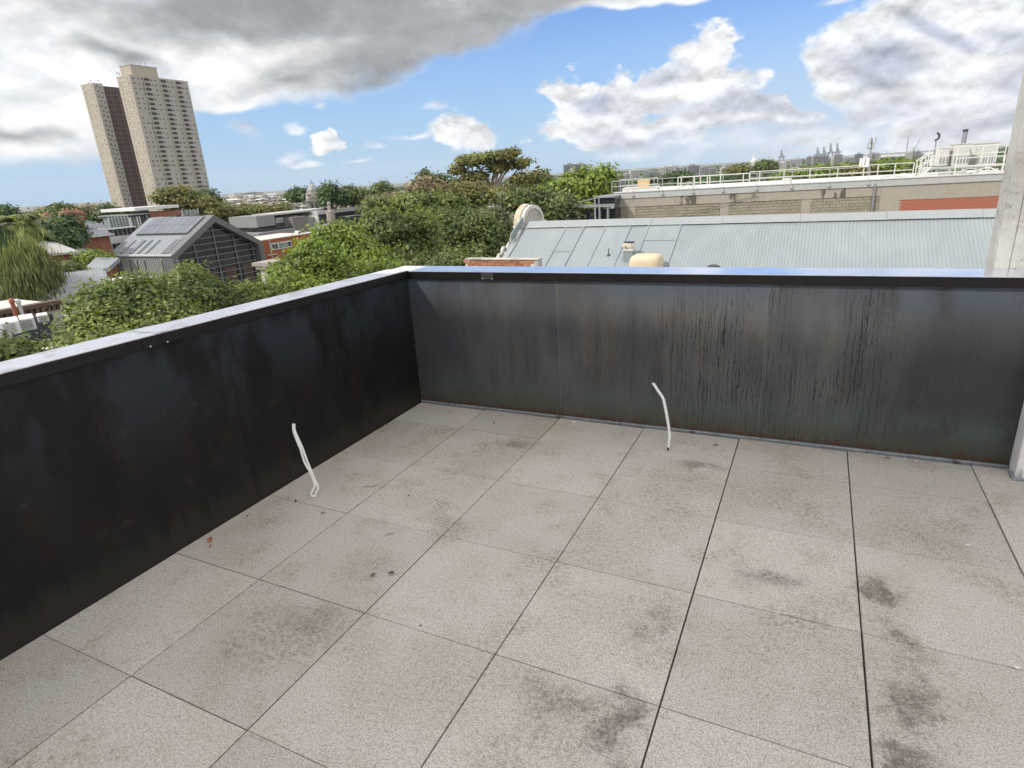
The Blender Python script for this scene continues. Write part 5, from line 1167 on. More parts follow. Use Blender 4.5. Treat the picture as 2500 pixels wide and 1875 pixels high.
# slate turret tower with cross
sx, sy, _ = at(769, 500, 128)
tw = thing('church_turret', (sx, sy, GZ), 'ornate stone turret with gablets, a slated spire and a cross on top', 'turret', rotz=rad(38))
dm = 100 / FPX
zB = at(769, 514, 128).z; zE_ = at(769, 491, 128).z; zG = at(769, 474, 128).z; zS = at(769, 450, 128).z; zX = at(769, 438, 128).z
hw = 1.2
MB().box(-hw, hw, -hw, hw, 0, zE_ - GZ).build('belfry_wall', M_STONE, tw, local=True)
for s_ in (0, 1, 2, 3):
    Mr = Matrix.Rotation(s_ * math.pi / 2, 4, 'Z')
    for xx in (-.42, .42):
        MB().box(xx - .24, xx + .24, -hw - .012, -hw + .05, zB - GZ, zE_ - GZ - .45, M=Mr).build('arched_opening', M_DKMETAL, tw, local=True)
    q = MB(); P = [(-hw - .35, -hw - .2, zE_ - GZ + .22), (hw + .35, -hw - .2, zE_ - GZ + .22), (0, -hw - .2, zE_ - GZ + 1.35)]
    q.prism([tuple(Mr @ Vector(p_)) for p_ in P], tuple(Mr @ Vector((0, .7, 0)))).build('gablet', M_STONE, tw, local=True)
    q = MB(); P = [(-.75, -hw - .215, zE_ - GZ + .36), (.75, -hw - .215, zE_ - GZ + .36), (0, -hw - .215, zE_ - GZ + .98)]
    q.prism([tuple(Mr @ Vector(p_)) for p_ in P], tuple(Mr @ Vector((0, .05, 0)))).build('gablet_recess', M_BR, tw, local=True)
MB().box(-hw - .3, hw + .3, -hw - .3, hw + .3, zE_ - GZ + .002, zE_ - GZ + .2).build('cornice', M_STONE, tw, local=True)
q = MB().lathe((0, 0, zE_ - GZ + .2), [(1.15, 0), (1.0, 1.1)], 8).build('drum', M_STONE, tw, local=True)
MB().lathe((0, 0, zG - GZ - .1), [(1.35, 0), (1.42, .25), (1.3, .4)], 8).build('spire_cornice', M_STONE, tw, local=True)
hs = zS - zG
MB().lathe((0, 0, zG - GZ + .3), [(1.22, 0), (1.12, hs * .30), (.78, hs * .65), (.30, hs * .9), (.08, hs)], 8).build('spire', mat('pale_slate', (.24, .25, .26), .6, var=.15, vscale=2), tw, local=True)
for s_ in range(4):
    Mr = Matrix.Rotation(s_ * math.pi / 2, 4, 'Z'); MB().prism([tuple(Mr @ Vector(p_)) for p_ in ((-.25, -1.28, zG - GZ + .35), (.25, -1.28, zG - GZ + .35), (0, -1.28, zG - GZ + .95))], tuple(Mr @ Vector((0, .3, 0)))).build('dormer', M_DKMETAL, tw, local=True)
MB().tube([(0, 0, zS - GZ + .2), (0, 0, zX - GZ)], .06, 5).build('cross_shaft', M_DKMETAL, tw, local=True); MB().tube([(-.4, 0, zX - GZ - .6), (.4, 0, zX - GZ - .6)], .06, 5).build('cross_arm', M_DKMETAL, tw, local=True)
fl = at(803, 500, 100); t_ = thing('stone_finial', (fl.x, fl.y, GZ), 'small pale figure-like finial right of the turret', 'finial'); z_ = at(803, 492, 100).z
MB().lathe((fl.x, fl.y, GZ), [(.6, 0), (.6, z_ - GZ - 1.4), (.3, z_ - GZ - 1.3), (.22, z_ - GZ - .5), (.3, z_ - GZ - .3), (.12, z_ - GZ)], 8).build('shaft', M_STONE, t_)

# ------------------------------------------------------------------ the two tower blocks
M_PRE = mat('precast_panel', (0.386, 0.340, 0.277), 0.85, var=.05, vscale=.12, rnd=.03)
M_PRE2 = mat('precast_panel_shaded', (0.353, 0.336, 0.298), 0.85, var=.05, vscale=.12)  # greyer copy for the unlit face, its shade put into the colour
M_TBR = mat('tower_brown_brick', (0.063, 0.029, 0.022), 0.9, var=.2, vscale=.3)
M_TWIN = mat('tower_window', (0.029, 0.029, 0.032), .4)
M_BALC = mat('balcony_recess', (0.021, 0.019, 0.019), .8)
def tower(label, D, uc, vtop, faceL, faceR, floors, kind, penthouse):
    c = at(uc, 480, D); ztop = at(uc, vtop, D).z
    t_ = thing('tower_block', (c.x, c.y, GZ), label, 'tower block')
    H = ztop - GZ; fh = H / floors
    W, Dp = faceL, faceR                           # W towards -x (lit face), Dp towards +y
    if kind == 'A': MB().box(-W, 0, 0, Dp, 0, H).build('core', M_PRE2, t_, local=True)
    else:
        MB().box(-W, 0, 0, Dp * .19, 0, H).build('core', M_PRE2, t_, local=True); MB().box(-W - 4, -1.6, Dp * .19, Dp, 0, H - .4).build('brick_core', M_TBR, t_, local=True)
    pp = None
    for k in range(floors):                        # storey-high panels, joints recessed
        z0, z1 = k * fh + .14, (k + 1) * fh
        if pp is None: pp = MB().box(-W + .03, -.03, -.22, -.01, 0, z1 - z0).build('storey_panel', M_PRE, t_, local=True); o = pp
        else: o = inst(pp, parent=t_)
        o.location = (0, 0, z0)
    ext = Dp if kind == 'A' else Dp * .19
    pp = None
    for k in range(floors):
        z0, z1 = k * fh + .10, (k + 1) * fh
        if pp is None: pp = MB().box(.01, .2, .03, ext - .03, 0, z1 - z0).build('storey_panel', M_PRE2, t_, local=True); o = pp
        else: o = inst(pp, parent=t_)
        o.location = (0, 0, z0)
    wn = MB().box(-.55, .55, -.27, -.221, -.5, .5).build('window', M_TWIN, t_, local=True); wn.location = (-W * .15, 0, fh * .55); first = True
    rw = random.Random(3)
    for k in range(floors):
        z = (k + .56) * fh
        for f in (.2, .78) if k % 2 else (.16, .5, .82):
            if rw.random() < .25: continue
            o = inst(wn, parent=t_); o.location = (-W * f, 0, z); o.scale = (.6 + .3 * rw.random(), 1, .55 + .3 * rw.random())
    wr = MB().box(.201, .26, -.8, .8, -.55, .55).build('window', M_TWIN, t_, local=True); wr.location = (0, ext * .06, fh * .55)
    if kind == 'A':
        bays = [(.205, .33), (.49, .60), (.755, .86)]
        bb = MB().box(.201, .24, 0, Dp * .10, 0, fh * .5).build('balcony_opening', M_BALC, t_, local=True); bb.location = (0, Dp * .22, fh * .3)
        rl = MB().box(.241, .3, 0, Dp * .10, 0, fh * .16).build('balcony_front', M_PRE2, t_, local=True); rl.location = (0, Dp * .22, fh * .15)
        for f0, f1 in bays:
            MB().box(.201, 1.1, Dp * f0 - .5, Dp * f0 - .1, 0, H + .3).build('fin_wall', M_PRE, t_, local=True)
            for k in range(floors):
                z = k * fh
                o = inst(bb, parent=t_); o.location = (0, Dp * f0 + .2, z + fh * .38)
                o = inst(rl, parent=t_); o.location = (0, Dp * f0 + .2, z + fh * .12)
                for f in (.03, .11, .17): 
                    if f0 < .3 and rw.random() < .75: o = inst(wr, parent=t_); o.location = (0, Dp * f + .6, z + fh * .58); o.scale = (1, .45 + .4 * rw.random(), .8)
                for g_ in (.135, .20):
                    if rw.random() < .62: o = inst(wr, parent=t_); o.location = (0, Dp * (f0 + g_), z + fh * .58); o.scale = (1, .4 + .5 * rw.random(), .75)
                if rw.random() < .8: o = inst(wr, parent=t_); o.location = (0, Dp * (f0 + .05), z + fh * .95); o.scale = (1, .9, .14)
    else:
        for k in range(floors):
            z = k * fh
            for f in (.06, .135): 
                o = inst(wr, parent=t_); o.location = (0, Dp * f + (.3 if k % 2 else -.2), z + fh * (.58 if f < .1 else .35)); o.scale = (1, .75, .8)
        ys_ = [Dp * (.19 + .81 * j / 5) for j in range(6)]
        nb = MB().box(-1.59, -1.45, 0, Dp * .162, 0, .3).build('balcony_edge', M_PRE2, t_, local=True); nb.location = (0, ys_[0], 0)
        wb = MB().box(-1.59, -1.52, .4, Dp * .07, 0, fh * .5).build('window', M_TWIN, t_, local=True); wb.location = (0, ys_[0], fh * .3)
        MBR = mat('brown_slab_edge', (.17, .115, .09), .9)
        nb.data.materials[0] = MBR
        for k in range(floors):
            for j in range(5):
                o = inst(nb, parent=t_); o.location = (0, ys_[j], k * fh + fh * .05); o = inst(wb, parent=t_); o.location = (0, ys_[j], k * fh + fh * .35)
        for j in range(1, 5): MB().box(-1.6, -1.3, ys_[j] - .14, ys_[j] + .14, 0, H - .4).build('pier', MBR, t_, local=True)
    MB().box(-W - .1, .25, -.3, Dp if kind == 'A' else Dp * .19, H + .002, H + .7).build('parapet', M_PRE, t_, local=True)
    if penthouse: MB().box(-W + 1.5, -1.0, 2.5, 20.5, H + .71, H + 6.6).build('plant_room', M_PRE, t_, local=True); MB().box(-W + 1.3, -.8, 2.3, 20.7, H + 6.61, H + 7.1).build('plant_roof', M_PRE2, t_, local=True)
    for (x, y, h) in ((-W + .5, .5, 3.2), (-W + 2, 1, 2.6), (-4, 12, 9.2), (-5, 16, 9.6)) if penthouse else ((-5, 2, 2.8), (-9, 3, 2.2), (-3, 6, 3.0)):
        MB().tube([(x, y, H + .5), (x, y, H + h)], .12, 5).build('antenna', M_GREYMETAL, t_, local=True); MB().lathe((x, y, H + h - .4), [(.2, 0), (.6, .3), (.2, .8)], 8).build('dish', M_GREYMETAL, t_, local=True)
    return t_
tower('pale concrete tower block with dark balconies, the right-hand and nearer of the twin towers', 485, 387, 186, 13.0, 41.0, 30, 'A', True)
tower('pale tower block with a dark brown brick face, left-hand and farther twin', 522, 298, 206, 13.0, 32.0, 29, 'B', False)

# ================================================================== TREES
LF = {}
LF['plane'] = mat_leaf('plane_leaves', (0.079, 0.110, 0.032), (0.147, 0.178, 0.054), (0.190, 0.220, 0.066))
LF['bright'] = mat_leaf('bright_plane_leaves', (0.136, 0.190, 0.036), (0.204, 0.256, 0.058), (0.113, 0.153, 0.039))
LF['mid'] = mat_leaf('deep_plane_leaves', (0.078, 0.109, 0.039), (0.142, 0.171, 0.060), (0.121, 0.120, 0.069))
LF['dark'] = mat_leaf('dark_evergreen_leaves', (0.042, 0.077, 0.027), (0.068, 0.116, 0.037), None, .2)
LF['gum'] = mat_leaf('gum_leaves', (0.116, 0.126, 0.040), (0.184, 0.162, 0.054), (0.131, 0.153, 0.046), .25)
LF['brown'] = mat_leaf('brownish_leaves', (0.169, 0.135, 0.085), (0.230, 0.184, 0.107), None, .25)
LF['willow'] = mat_leaf('willow_leaves', (0.136, 0.159, 0.065), (0.201, 0.218, 0.094), (0.224, 0.201, 0.100), .35)
LF['palm'] = mat_leaf('palm_leaves', (0.107, 0.146, 0.046), (0.199, 0.215, 0.085), None, .3)
LF['fig'] = mat_leaf('fig_leaves', (0.068, 0.104, 0.034), (0.116, 0.146, 0.050), None, .2)
M_BARK = mat('plane_bark', (0.20, 0.17, 0.13), .9, var=.25, vscale=3)
M_GUMB = mat('gum_bark', (0.38, 0.30, 0.23), .85, var=.25, vscale=1)

def leaf_mesh(name, cent, nrm, size, tone, m, aspect=1.35, vert=False):
    """one bent leaf quad per centre"""
    n = len(cent); nrm = nrm / (np.linalg.norm(nrm, axis=1, keepdims=True) + 1e-9)
    t = RNG.normal(size=(n, 3)) * (0.22 if vert else 1.0)
    if vert: t[:, 2] += 1.0; nrm = nrm * np.array([1, 1, .25]); aspect = 3.2
    t -= (t * nrm).sum(1, keepdims=True) * nrm; t /= np.linalg.norm(t, axis=1, keepdims=True) + 1e-9
    b = np.cross(nrm, t); s = size[:, None]
    v = np.empty((n, 4, 3)); v[:, 0] = cent - t * s * aspect * .5; bw = .22 if vert else .42; v[:, 1] = cent + b * s * bw - nrm * s * .16; v[:, 2] = cent + t * s * aspect * .5; v[:, 3] = cent - b * s * bw - nrm * s * .12
    me = bpy.data.meshes.new(name); me.vertices.add(n * 4); me.vertices.foreach_set('co', v.astype(np.float32).ravel())
    me.loops.add(n * 4); me.loops.foreach_set('vertex_index', np.arange(n * 4, dtype=np.int32)); me.polygons.add(n)
    me.polygons.foreach_set('loop_start', np.arange(0, n * 4, 4, dtype=np.int32)); me.polygons.foreach_set('loop_total', np.full(n, 4, dtype=np.int32))
    me.update(calc_edges=True); a = me.attributes.new('tone', 'FLOAT', 'FACE'); a.data.foreach_set('value', tone.astype(np.float32))
    me.materials.append(m); return me

def crown_pts(lobes, n, leaf, clump, seed, droop=0.0, flat=0.7, shell=0.45, per=48, hang=0.0):
    r = np.random.default_rng(seed)
    L = np.array(lobes, float); vol = (L[:, 3] * L[:, 4] * L[:, 5]) ** .7; nc = max(8, n // per)
    w = r.choice(len(L), nc, p=vol / vol.sum()); d = r.normal(size=(nc, 3)); d /= np.linalg.norm(d, axis=1, keepdims=True)
    d[:, 2] = np.where(d[:, 2] < -0.25, -d[:, 2] * .6, d[:, 2])
    rad_ = r.random(nc) ** shell; rad_ *= np.clip(1 + .13 * r.normal(size=nc), .7, 1.28)
    cc = L[w, :3] + d * rad_[:, None] * L[w, 3:6]
    idx = r.integers(0, nc, n); cs = clump * (0.6 + .8 * r.random(nc))
    off = r.normal(size=(n, 3)) * np.array([1, 1, flat]) * cs[idx][:, None] * .46
    p = cc[idx] + off
    if hang: p[:, 2] -= hang * r.random(n) ** 1.3; p[:, :2] += off[:, :2] * -.35
    p[:, 2] -= droop * (off[:, 0] ** 2 + off[:, 1] ** 2) / (clump + 1e-6)
    nr = off / (np.linalg.norm(off, axis=1, keepdims=True) + 1e-6) * .7 + d[idx] * .5 + np.array([0, 0, .45]) + r.normal(size=(n, 3)) * .45
    tone = np.clip(.5 + .24 * r.normal(size=nc)[idx] + .16 * r.normal(size=n), 0, 1); size = leaf * (.65 + .7 * r.random(n))
    return p, nr, size, tone

def tree(name, label, base, lobes, kind, n, leaf, clump, group=None, seed=0, bark=None, limbs=9, trunk_r=.28, cat='tree', ztrunk=None, vert=False, **kw):
    """lobes in world coordinates (x, y, z, rx, ry, rz)"""
    bx, by_ = base; t_ = thing(name, (bx, by_, GZ), label, cat, group); r = random.Random(seed + 5)
    loc = [(x - bx, y - by_, z - GZ, a, b_, c) for x, y, z, a, b_, c in lobes]
    p, nr, sz, tn = crown_pts(loc, n, leaf, clump, seed + 11, **kw)
    me = leaf_mesh('crown', p, nr, sz, tn, LF[kind], vert=vert); o = bpy.data.objects.new('crown', me); COL.objects.link(o); o.parent = t_
    m = bark or M_BARK; q = MB(); zs = min(l[2] - l[5] for l in loc) if ztrunk is None else ztrunk; zs = max(zs, 1.5)
    q.tube([(0, 0, 0), (.05, .03, zs * .5), (0, .05, zs)], [trunk_r * 1.25, trunk_r, trunk_r * .85], 9)
    q.build('trunk', m, t_, local=True); q = MB()
    for k in range(limbs):
        l = loc[k % len(loc)]; d = Vector((r.gauss(0, 1), r.gauss(0, 1), abs(r.gauss(.5, .5)))).normalized()
        e = Vector((l[0] + d.x * l[3] * .8, l[1] + d.y * l[4] * .8, l[2] + d.z * l[5] * .75)); s0 = Vector((0, .05, zs * (.82 + .16 * r.random()))); mid = s0.lerp(e, .5) + Vector((r.gauss(0, .25), r.gauss(0, .25), .35))
        pts = spline([s0, s0.lerp(mid, .5) + Vector((r.gauss(0, .1), r.gauss(0, .1), 0)), mid, e], 3)
        q.tube(pts, [trunk_r * .62 * (1 - .88 * i / (len(pts) - 1)) for i in range(len(pts))], 6)
        for j in range(2):
            a = pts[5 + j * 2]; e2 = e + Vector((r.gauss(0, l[3] * .4), r.gauss(0, l[4] * .4), r.gauss(0, l[5] * .3))); q.tube(spline([a, a.lerp(e2, .5) + Vector((0, 0, .2)), e2], 3), [trunk_r * .25 * (1 - .14 * i) for i in range(7)], 5)
    q.build('limbs', m, t_, local=True)
    return t_
def px_lobe(u, v, rxp, rzp, D, dep=None):
    rxp, rzp = rxp * .87, rzp * .84          # a lobe seen centred on a photo pixel, half sizes in photo pixels, at a horizontal distance
    c = at(u, v, D); k = (c - CAM).dot(cam_rot @ Vector((0, 0, -1))) / FPX; a = rxp * k; b_ = rzp * k
    dep = dep if dep else a * .9
    return (c.x, c.y, c.z, (a + dep) / 2, (a + dep) / 2, b_)
def ptree(name, label, D, lobes, kind, n, leaf, clump, seed=0, **kw):
    dv = 20 if D < 22 else 26 if D < 40 and kind != 'willow' and D not in (39,) else 0
    L = [px_lobe(u, v + dv, a, b_, D + (dd[0] if dd else 0)) for (u, v, a, b_, *dd) in lobes]
    c = at(lobes[0][0], lobes[0][1], D); return tree(name, label, (c.x, c.y), L, kind, n, leaf, clump, seed=seed, **kw)

G1 = 'plane trees along the street'
ptree('plane_tree', 'bushy green plane tree nearest the left coping, lower left of the picture', 17.5, [(262, 800, 95, 88), (215, 845, 62, 55, -1), (330, 745, 95, 80, 1), (300, 850, 150, 80, -1), (420, 790, 90, 70), (250, 730, 60, 50, 1)], 'plane', 58000, .088, .44, seed=1, group=G1)
ptree('plane_tree', 'green plane tree in front of the gabled building, tips rising in the middle', 20, [(470, 730, 90, 70), (330, 700, 55, 45), (440, 690, 60, 40, .5), (465, 665, 22, 34, 1), (565, 725, 70, 42, 1), (610, 705, 52, 28, 2), (380, 740, 80, 60)], 'plane', 56000, .092, .44, seed=2, group=G1)
ptree('plane_tree', 'small dark leafy tree at the very lower left corner below the white shop roof', 14.5, [(10, 858, 44, 22), (45, 852, 26, 13), (-50, 870, 50, 34)], 'mid', 9000, .095, .4, seed=3, group=G1)
ptree('plane_tree', 'bright yellow-green plane tree against the orange brick building', 24, [(720, 650, 60, 50), (695, 695, 52, 36, -1), (770, 610, 55, 50), (800, 665, 80, 60), (740, 700, 110, 50, -1)], 'bright', 36000, .125, .52, seed=4, group=G1)
ptree('plane_tree', 'yellow-green plane tree below the charcoal town houses', 27, [(830, 570, 50, 45), (800, 600, 55, 50), (870, 610, 75, 60), (850, 545, 22, 24), (900, 655, 100, 60, -1), (790, 555, 16, 20)], 'bright', 36000, .13, .52, seed=5, group=G1)
ptree('plane_tree', 'wide mid-green plane tree in the centre of the leafy street', 31, [(960, 545, 75, 55), (1000, 600, 90, 65), (920, 590, 60, 60), (930, 520, 40, 28), (1020, 530, 50, 35), (1000, 650, 110, 50, -1)], 'plane', 38000, .145, .58, seed=6, group=G1)
ptree('plane_tree', 'mid-green plane tree directly left of the round pediment', 36, [(1110, 540, 85, 50), (1060, 520, 55, 35), (1170, 560, 70, 55), (1130, 610, 100, 55, -1), (1200, 570, 45, 56), (1150, 515, 60, 24), (1226, 545, 34, 60, 2), (1205, 515, 40, 34, 2)], 'mid', 38000, .155, .6, seed=7, group=G1)
ptree('plane_tree', 'darker low plane tree behind the corner of the coping', 29, [(1090, 625, 80, 40), (1020, 640, 80, 35), (1160, 635, 60, 32)], 'mid', 20000, .14, .5, seed=8, group=G1)
ptree('plane_tree', 'dark green plane tree right behind the round pediment', 48, [(1300, 500, 50, 38), (1350, 510, 55, 36), (1260, 495, 40, 30), (1330, 540, 70, 40), (1385, 525, 30, 36)], 'mid', 16000, .26, .85, seed=9, group=G1)
ptree('plane_tree', 'sunlit bright green plane tree left of the railed roof', 58, [(1400, 458, 45, 34), (1455, 455, 40, 38), (1360, 475, 35, 30), (1475, 440, 24, 28), (1430, 500, 60, 30), (1425, 430, 14, 18), (1340, 500, 30, 26)], 'bright', 18000, .30, .9, seed=10, group=G1)
ptree('plane_tree', 'plane tree further up the street, left of the large gum', 52, [(1010, 500, 60, 22), (1080, 500, 60, 18), (930, 508, 40, 18)], 'plane', 9000, .28, .85, seed=12, group=G1)
# the large gum with open crown and visible limbs
GB = at(1195, 490, 88); kk = (GB - CAM).dot(cam_rot @ Vector((0, 0, -1))) / FPX
gum = ptree('gum_tree', 'tall spreading gum tree with open olive crown, highest on the skyline', 88, [(1195, 388, 70, 16), (1150, 395, 45, 18), (1240, 378, 34, 16), (1265, 405, 28, 26), (1120, 418, 24, 18), (1215, 412, 34, 20), (1160, 435, 36, 15), (1268, 438, 30, 14), (1110, 452, 24, 14)], 'gum', 11000, .34, .95, seed=13, bark=M_GUMB, limbs=4, trunk_r=.45, per=44, flat=.5)
q = MB()
def gp_(u, v, dd=0): c = at(u, v, 88 + dd); return c - Vector((GB.x, GB.y, GZ)) + Vector((at(1195, 388, 88).x * 0, 0, 0))
r0 = Vector((gum.location.x, gum.location.y, GZ))
def g3(u, v, dd=0): return at(u, v, 88 + dd) - r0
for pts, r_ in (([(1197, 500), (1200, 470), (1190, 440), (1170, 410), (1150, 392)], .32), ([(1200, 480), (1202, 450), (1206, 420), (1200, 395)], .30), ([(1202, 475), (1225, 462), (1245, 440), (1262, 415)], .24), ([(1196, 490), (1182, 475), (1172, 462)], .22),
               ([(1190, 440), (1165, 430), (1130, 425)], .15), ([(1206, 430), (1230, 405), (1240, 385)], .18), ([(1202, 472), (1240, 458), (1270, 450)], .14), ([(1172, 415), (1160, 400)], .12), ([(1200, 445), (1215, 425), (1222, 410)], .12)):
    P_ = spline([g3(*p_, (i % 3) * .6) for i, p_ in enumerate(pts)], 4); q.tube(P_, [r_ * (1 - .7 * i / len(P_)) for i in range(len(P_))], 6)
q.build('pale_limbs', M_GUMB, gum, local=True)
G2 = 'trees on the skyline'
def small(label, D, lobes, kind, n=4000, leaf=.38, clump=1.1, name='tree', **kw): return ptree(name, label, D, lobes, kind, n, leaf, clump, group=G2, **kw)
small('olive bushy tree below the left side of the tall gum', 80, [(1135, 470, 40, 26), (1105, 480, 26, 24), (1165, 480, 34, 20), (1225, 480, 40, 20)], 'gum', 8000, .34, seed=20)
small('olive gum crown right of the tall gum, reaching the bright plane tree', 92, [(1315, 440, 28, 22), (1290, 450, 30, 22), (1340, 455, 22, 18), (1270, 470, 50, 20), (1260, 495, 50, 18)], 'gum', 9000, .36, seed=21)
small('round brownish tree left of the tall gum', 76, [(1040, 462, 40, 30), (1060, 470, 30, 28), (1020, 470, 28, 24)], 'brown', 6500, .32, 1.0, seed=22)
small('sparse dark twiggy tree top just above the brownish tree', 84, [(1040, 428, 34, 9), (1075, 440, 20, 14)], 'dark', 900, .34, .9, seed=23)
small('domed dark fig tree standing alone on the skyline', 150, [(933, 466, 32, 24), (925, 474, 30, 18), (948, 474, 22, 18)], 'fig', 5500, .42, 1.1, seed=24)
small('long low russet tree belt under the domed fig', 118, [(960, 490, 50, 13), (920, 494, 40, 12), (1000, 490, 30, 14)], 'brown', 5000, .4, seed=25)
small('dark green tree immediately right of the church turret', 116, [(806, 472, 24, 22), (800, 492, 26, 20), (830, 485, 22, 22)], 'dark', 5000, .42, seed=26)
small('olive tree between the turret trees and the domed fig', 122, [(858, 474, 24, 22), (880, 478, 22, 18), (850, 492, 30, 18), (895, 490, 22, 12)], 'fig', 5500, .42, seed=27)
small('dark spreading cedar left of the church turret', 165, [(722, 474, 16, 12), (728, 486, 28, 8), (712, 482, 22, 7), (722, 467, 11, 8)], 'dark', 3500, .45, seed=28)
small('dark tree touching the left side of the church turret', 140, [(756, 470, 13, 12), (754, 486, 14, 14)], 'dark', 2500, .42, seed=29)
small('big olive gum crown at the foot of the right tower block', 120, [(425, 478, 34, 22), (400, 486, 26, 24), (455, 484, 26, 20), (430, 500, 44, 22), (490, 500, 40, 22), (530, 515, 50, 18)], 'gum', 11000, .42, 1.2, seed=30)
small('brown topped gum between the tower foot and the roof box', 138, [(440, 470, 34, 14), (470, 480, 22, 12)], 'brown', 3000, .42, seed=31)
small('dark flat-topped tree against the sky right of the towers', 130, [(510, 480, 17, 13), (497, 488, 18, 12), (528, 492, 20, 8)], 'dark', 2600, .4, seed=32)
small('long mid-green belt of trees behind the gabled roof ridge', 128, [(570, 525, 50, 18), (620, 540, 50, 16), (530, 525, 36, 15), (650, 530, 36, 18)], 'fig', 7000, .36, seed=33)
small('olive tree left of the ornate chimney, beyond the charcoal town houses', 122, [(640, 520, 32, 18), (605, 515, 26, 14), (690, 510, 26, 12)], 'gum', 3800, .34, seed=34)
small('tall gum with bare limb left of the towers', 128, [(145, 512, 17, 12), (160, 520, 26, 14), (138, 520, 18, 12), (150, 535, 30, 14)], 'fig', 6000, .4, seed=35)
small('rounded mid-green tree between the palm and the tall gum', 140, [(105, 525, 24, 12), (90, 535, 26, 12), (120, 538, 26, 12)], 'gum', 4000, .4, seed=36)
small('grey-brown leafy mass left of the tower foot', 136, [(215, 518, 34, 14), (245, 520, 26, 14), (195, 530, 34, 12)], 'brown', 5000, .4, seed=37)
small('dark bushy tree touching the foot of the left tower', 118, [(268, 518, 20, 18), (255, 530, 34, 14), (300, 530, 34, 14)], 'dark', 4500, .4, seed=38)
small('dark olive tree at the left picture edge on the skyline', 150, [(14, 514, 22, 8), (5, 525, 34, 10)], 'dark', 2200, .42, seed=39)
small('bushy deep green tree behind the pale tin roof', 66, [(125, 575, 36, 26), (150, 590, 36, 20), (105, 585, 22, 20), (120, 600, 40, 12)], 'dark', 8000, .26, .8, seed=40)
small('dark evergreen left of the red chimneys', 74, [(172, 565, 24, 28), (185, 580, 20, 20), (160, 548, 16, 18)], 'dark', 6000, .27, .8, seed=41)
small('yellow creeper mass over the wall below the brick gable', 58, [(225, 628, 26, 8), (250, 632, 20, 7), (205, 634, 18, 6)], 'bright', 3000, .2, .6, name='climbing_plant', limbs=2, seed=42)
ptree('weeping_tree', 'large weeping willow-like tree at the left edge', 37, [(75, 660, 60, 55), (40, 700, 50, 50), (105, 690, 48, 50), (70, 625, 30, 26), (130, 720, 34, 28), (10, 740, 40, 34), (70, 740, 60, 34)], 'willow', 42000, .15, .62, seed=43, hang=1.5, flat=1.4, per=60, vert=True)
ptree('tree', 'small olive-green round tree right of the weeping tree', 39, [(165, 675, 28, 30), (150, 690, 26, 24), (175, 700, 22, 22)], 'mid', 7000, .17, .55, seed=44)
ptree('conifer', 'dark tall cypress-like conifer at the left picture edge', 52, [(-5, 600, 40, 70), (15, 640, 28, 50), (-20, 660, 40, 60), (20, 590, 16, 30)], 'dark', 20000, .17, .5, seed=45, hang=.5, vert=True)
# trees beyond the industrial roof, through its railings
for i, (u, v, a, b_, D, kd, lab) in enumerate(((1870, 408, 26, 18, 150, 'fig', 'round dark tree with high top seen over the left half of the railings'), (1800, 420, 30, 15, 140, 'gum', 'brown-green tree left of the round dark one behind the railings'), (1650, 432, 40, 9, 160, 'dark', 'low dark tree behind the white frame rails'), (1760, 440, 60, 9, 130, 'dark', 'low dark hedge-like tree behind the middle railings'),
        (1935, 430, 40, 13, 120, 'bright', 'yellow-green crown behind the railings, leftmost of the bright ones'), (2000, 422, 34, 14, 118, 'bright', 'yellow-green crown behind the railings, below the cranes'), (2060, 418, 30, 14, 122, 'plane', 'green crown behind the railings left of the telecom mast'), (2105, 418, 24, 12, 116, 'gum', 'brownish crown right under the telecom mast'),
        (2150, 412, 34, 14, 118, 'bright', 'yellow-green crown just right of the telecom mast'), (2205, 408, 34, 14, 120, 'bright', 'yellow-green crown left of the roof steps'), (2240, 415, 22, 12, 112, 'plane', 'small green crown touching the roof steps'), (1590, 440, 30, 9, 200, 'dark', 'small dark tree behind the yellow box'))):
    small(lab, D, [(u, v, a, b_), (u - a * .5, v + 5, a * .6, b_ * .8), (u + a * .5, v + 3, a * .6, b_ * .9)], kd, 2600, .42, 1.2, seed=60 + i, limbs=3)
# date palm
pc = at(52, 548, 60); pm = thing('palm_tree', (pc.x, pc.y, GZ), 'feathery date palm behind the conifer at the left edge', 'palm tree')
MB().tube([(0, 0, 0), (.1, 0, pc.z - GZ - .3)], [.35, .28], 10).build('trunk', M_BARK, pm, local=True)
r = random.Random(5)
for k in range(52):
    an = r.random() * 6.283; up = r.uniform(-.35, 1.3); Lf = 2.2; q = MB(); P_ = []
    for i in range(9):
        s_ = i / 8; hx = Lf * (s_ * math.cos(up * .7)); P_.append(Vector((math.cos(an) * hx, math.sin(an) * hx, pc.z - GZ + Lf * s_ * math.sin(up) - 1.5 * s_ * s_ * (1 if up > 0 else .8))))
    sd_ = Vector((-math.sin(an), math.cos(an), 0))
    for i in range(8):
        for j in range(4):
            f = (i + j / 4) / 8; a = P_[i].lerp(P_[i + 1], j / 4); w_ = .5 * math.sin(math.pi * min(1, f * .85 + .12)); fw_ = (P_[i + 1] - P_[i]).normalized() * .22
            for s_ in (-1, 1): q.quad(tuple(a), tuple(a + fw_ * .35), tuple(a + sd_ * s_ * w_ + fw_ * 1.9 + Vector((0, 0, -.38 * w_))), tuple(a + sd_ * s_ * w_ * .9 + fw_ * 1.5 + Vector((0, 0, -.36 * w_))))
    o = q.build('frond', LF['palm'], pm, local=True); at_ = o.data.attributes.new('tone', 'FLOAT', 'FACE'); at_.data.foreach_set('value', np.full(len(o.data.polygons), r.uniform(.2, .9), np.float32))

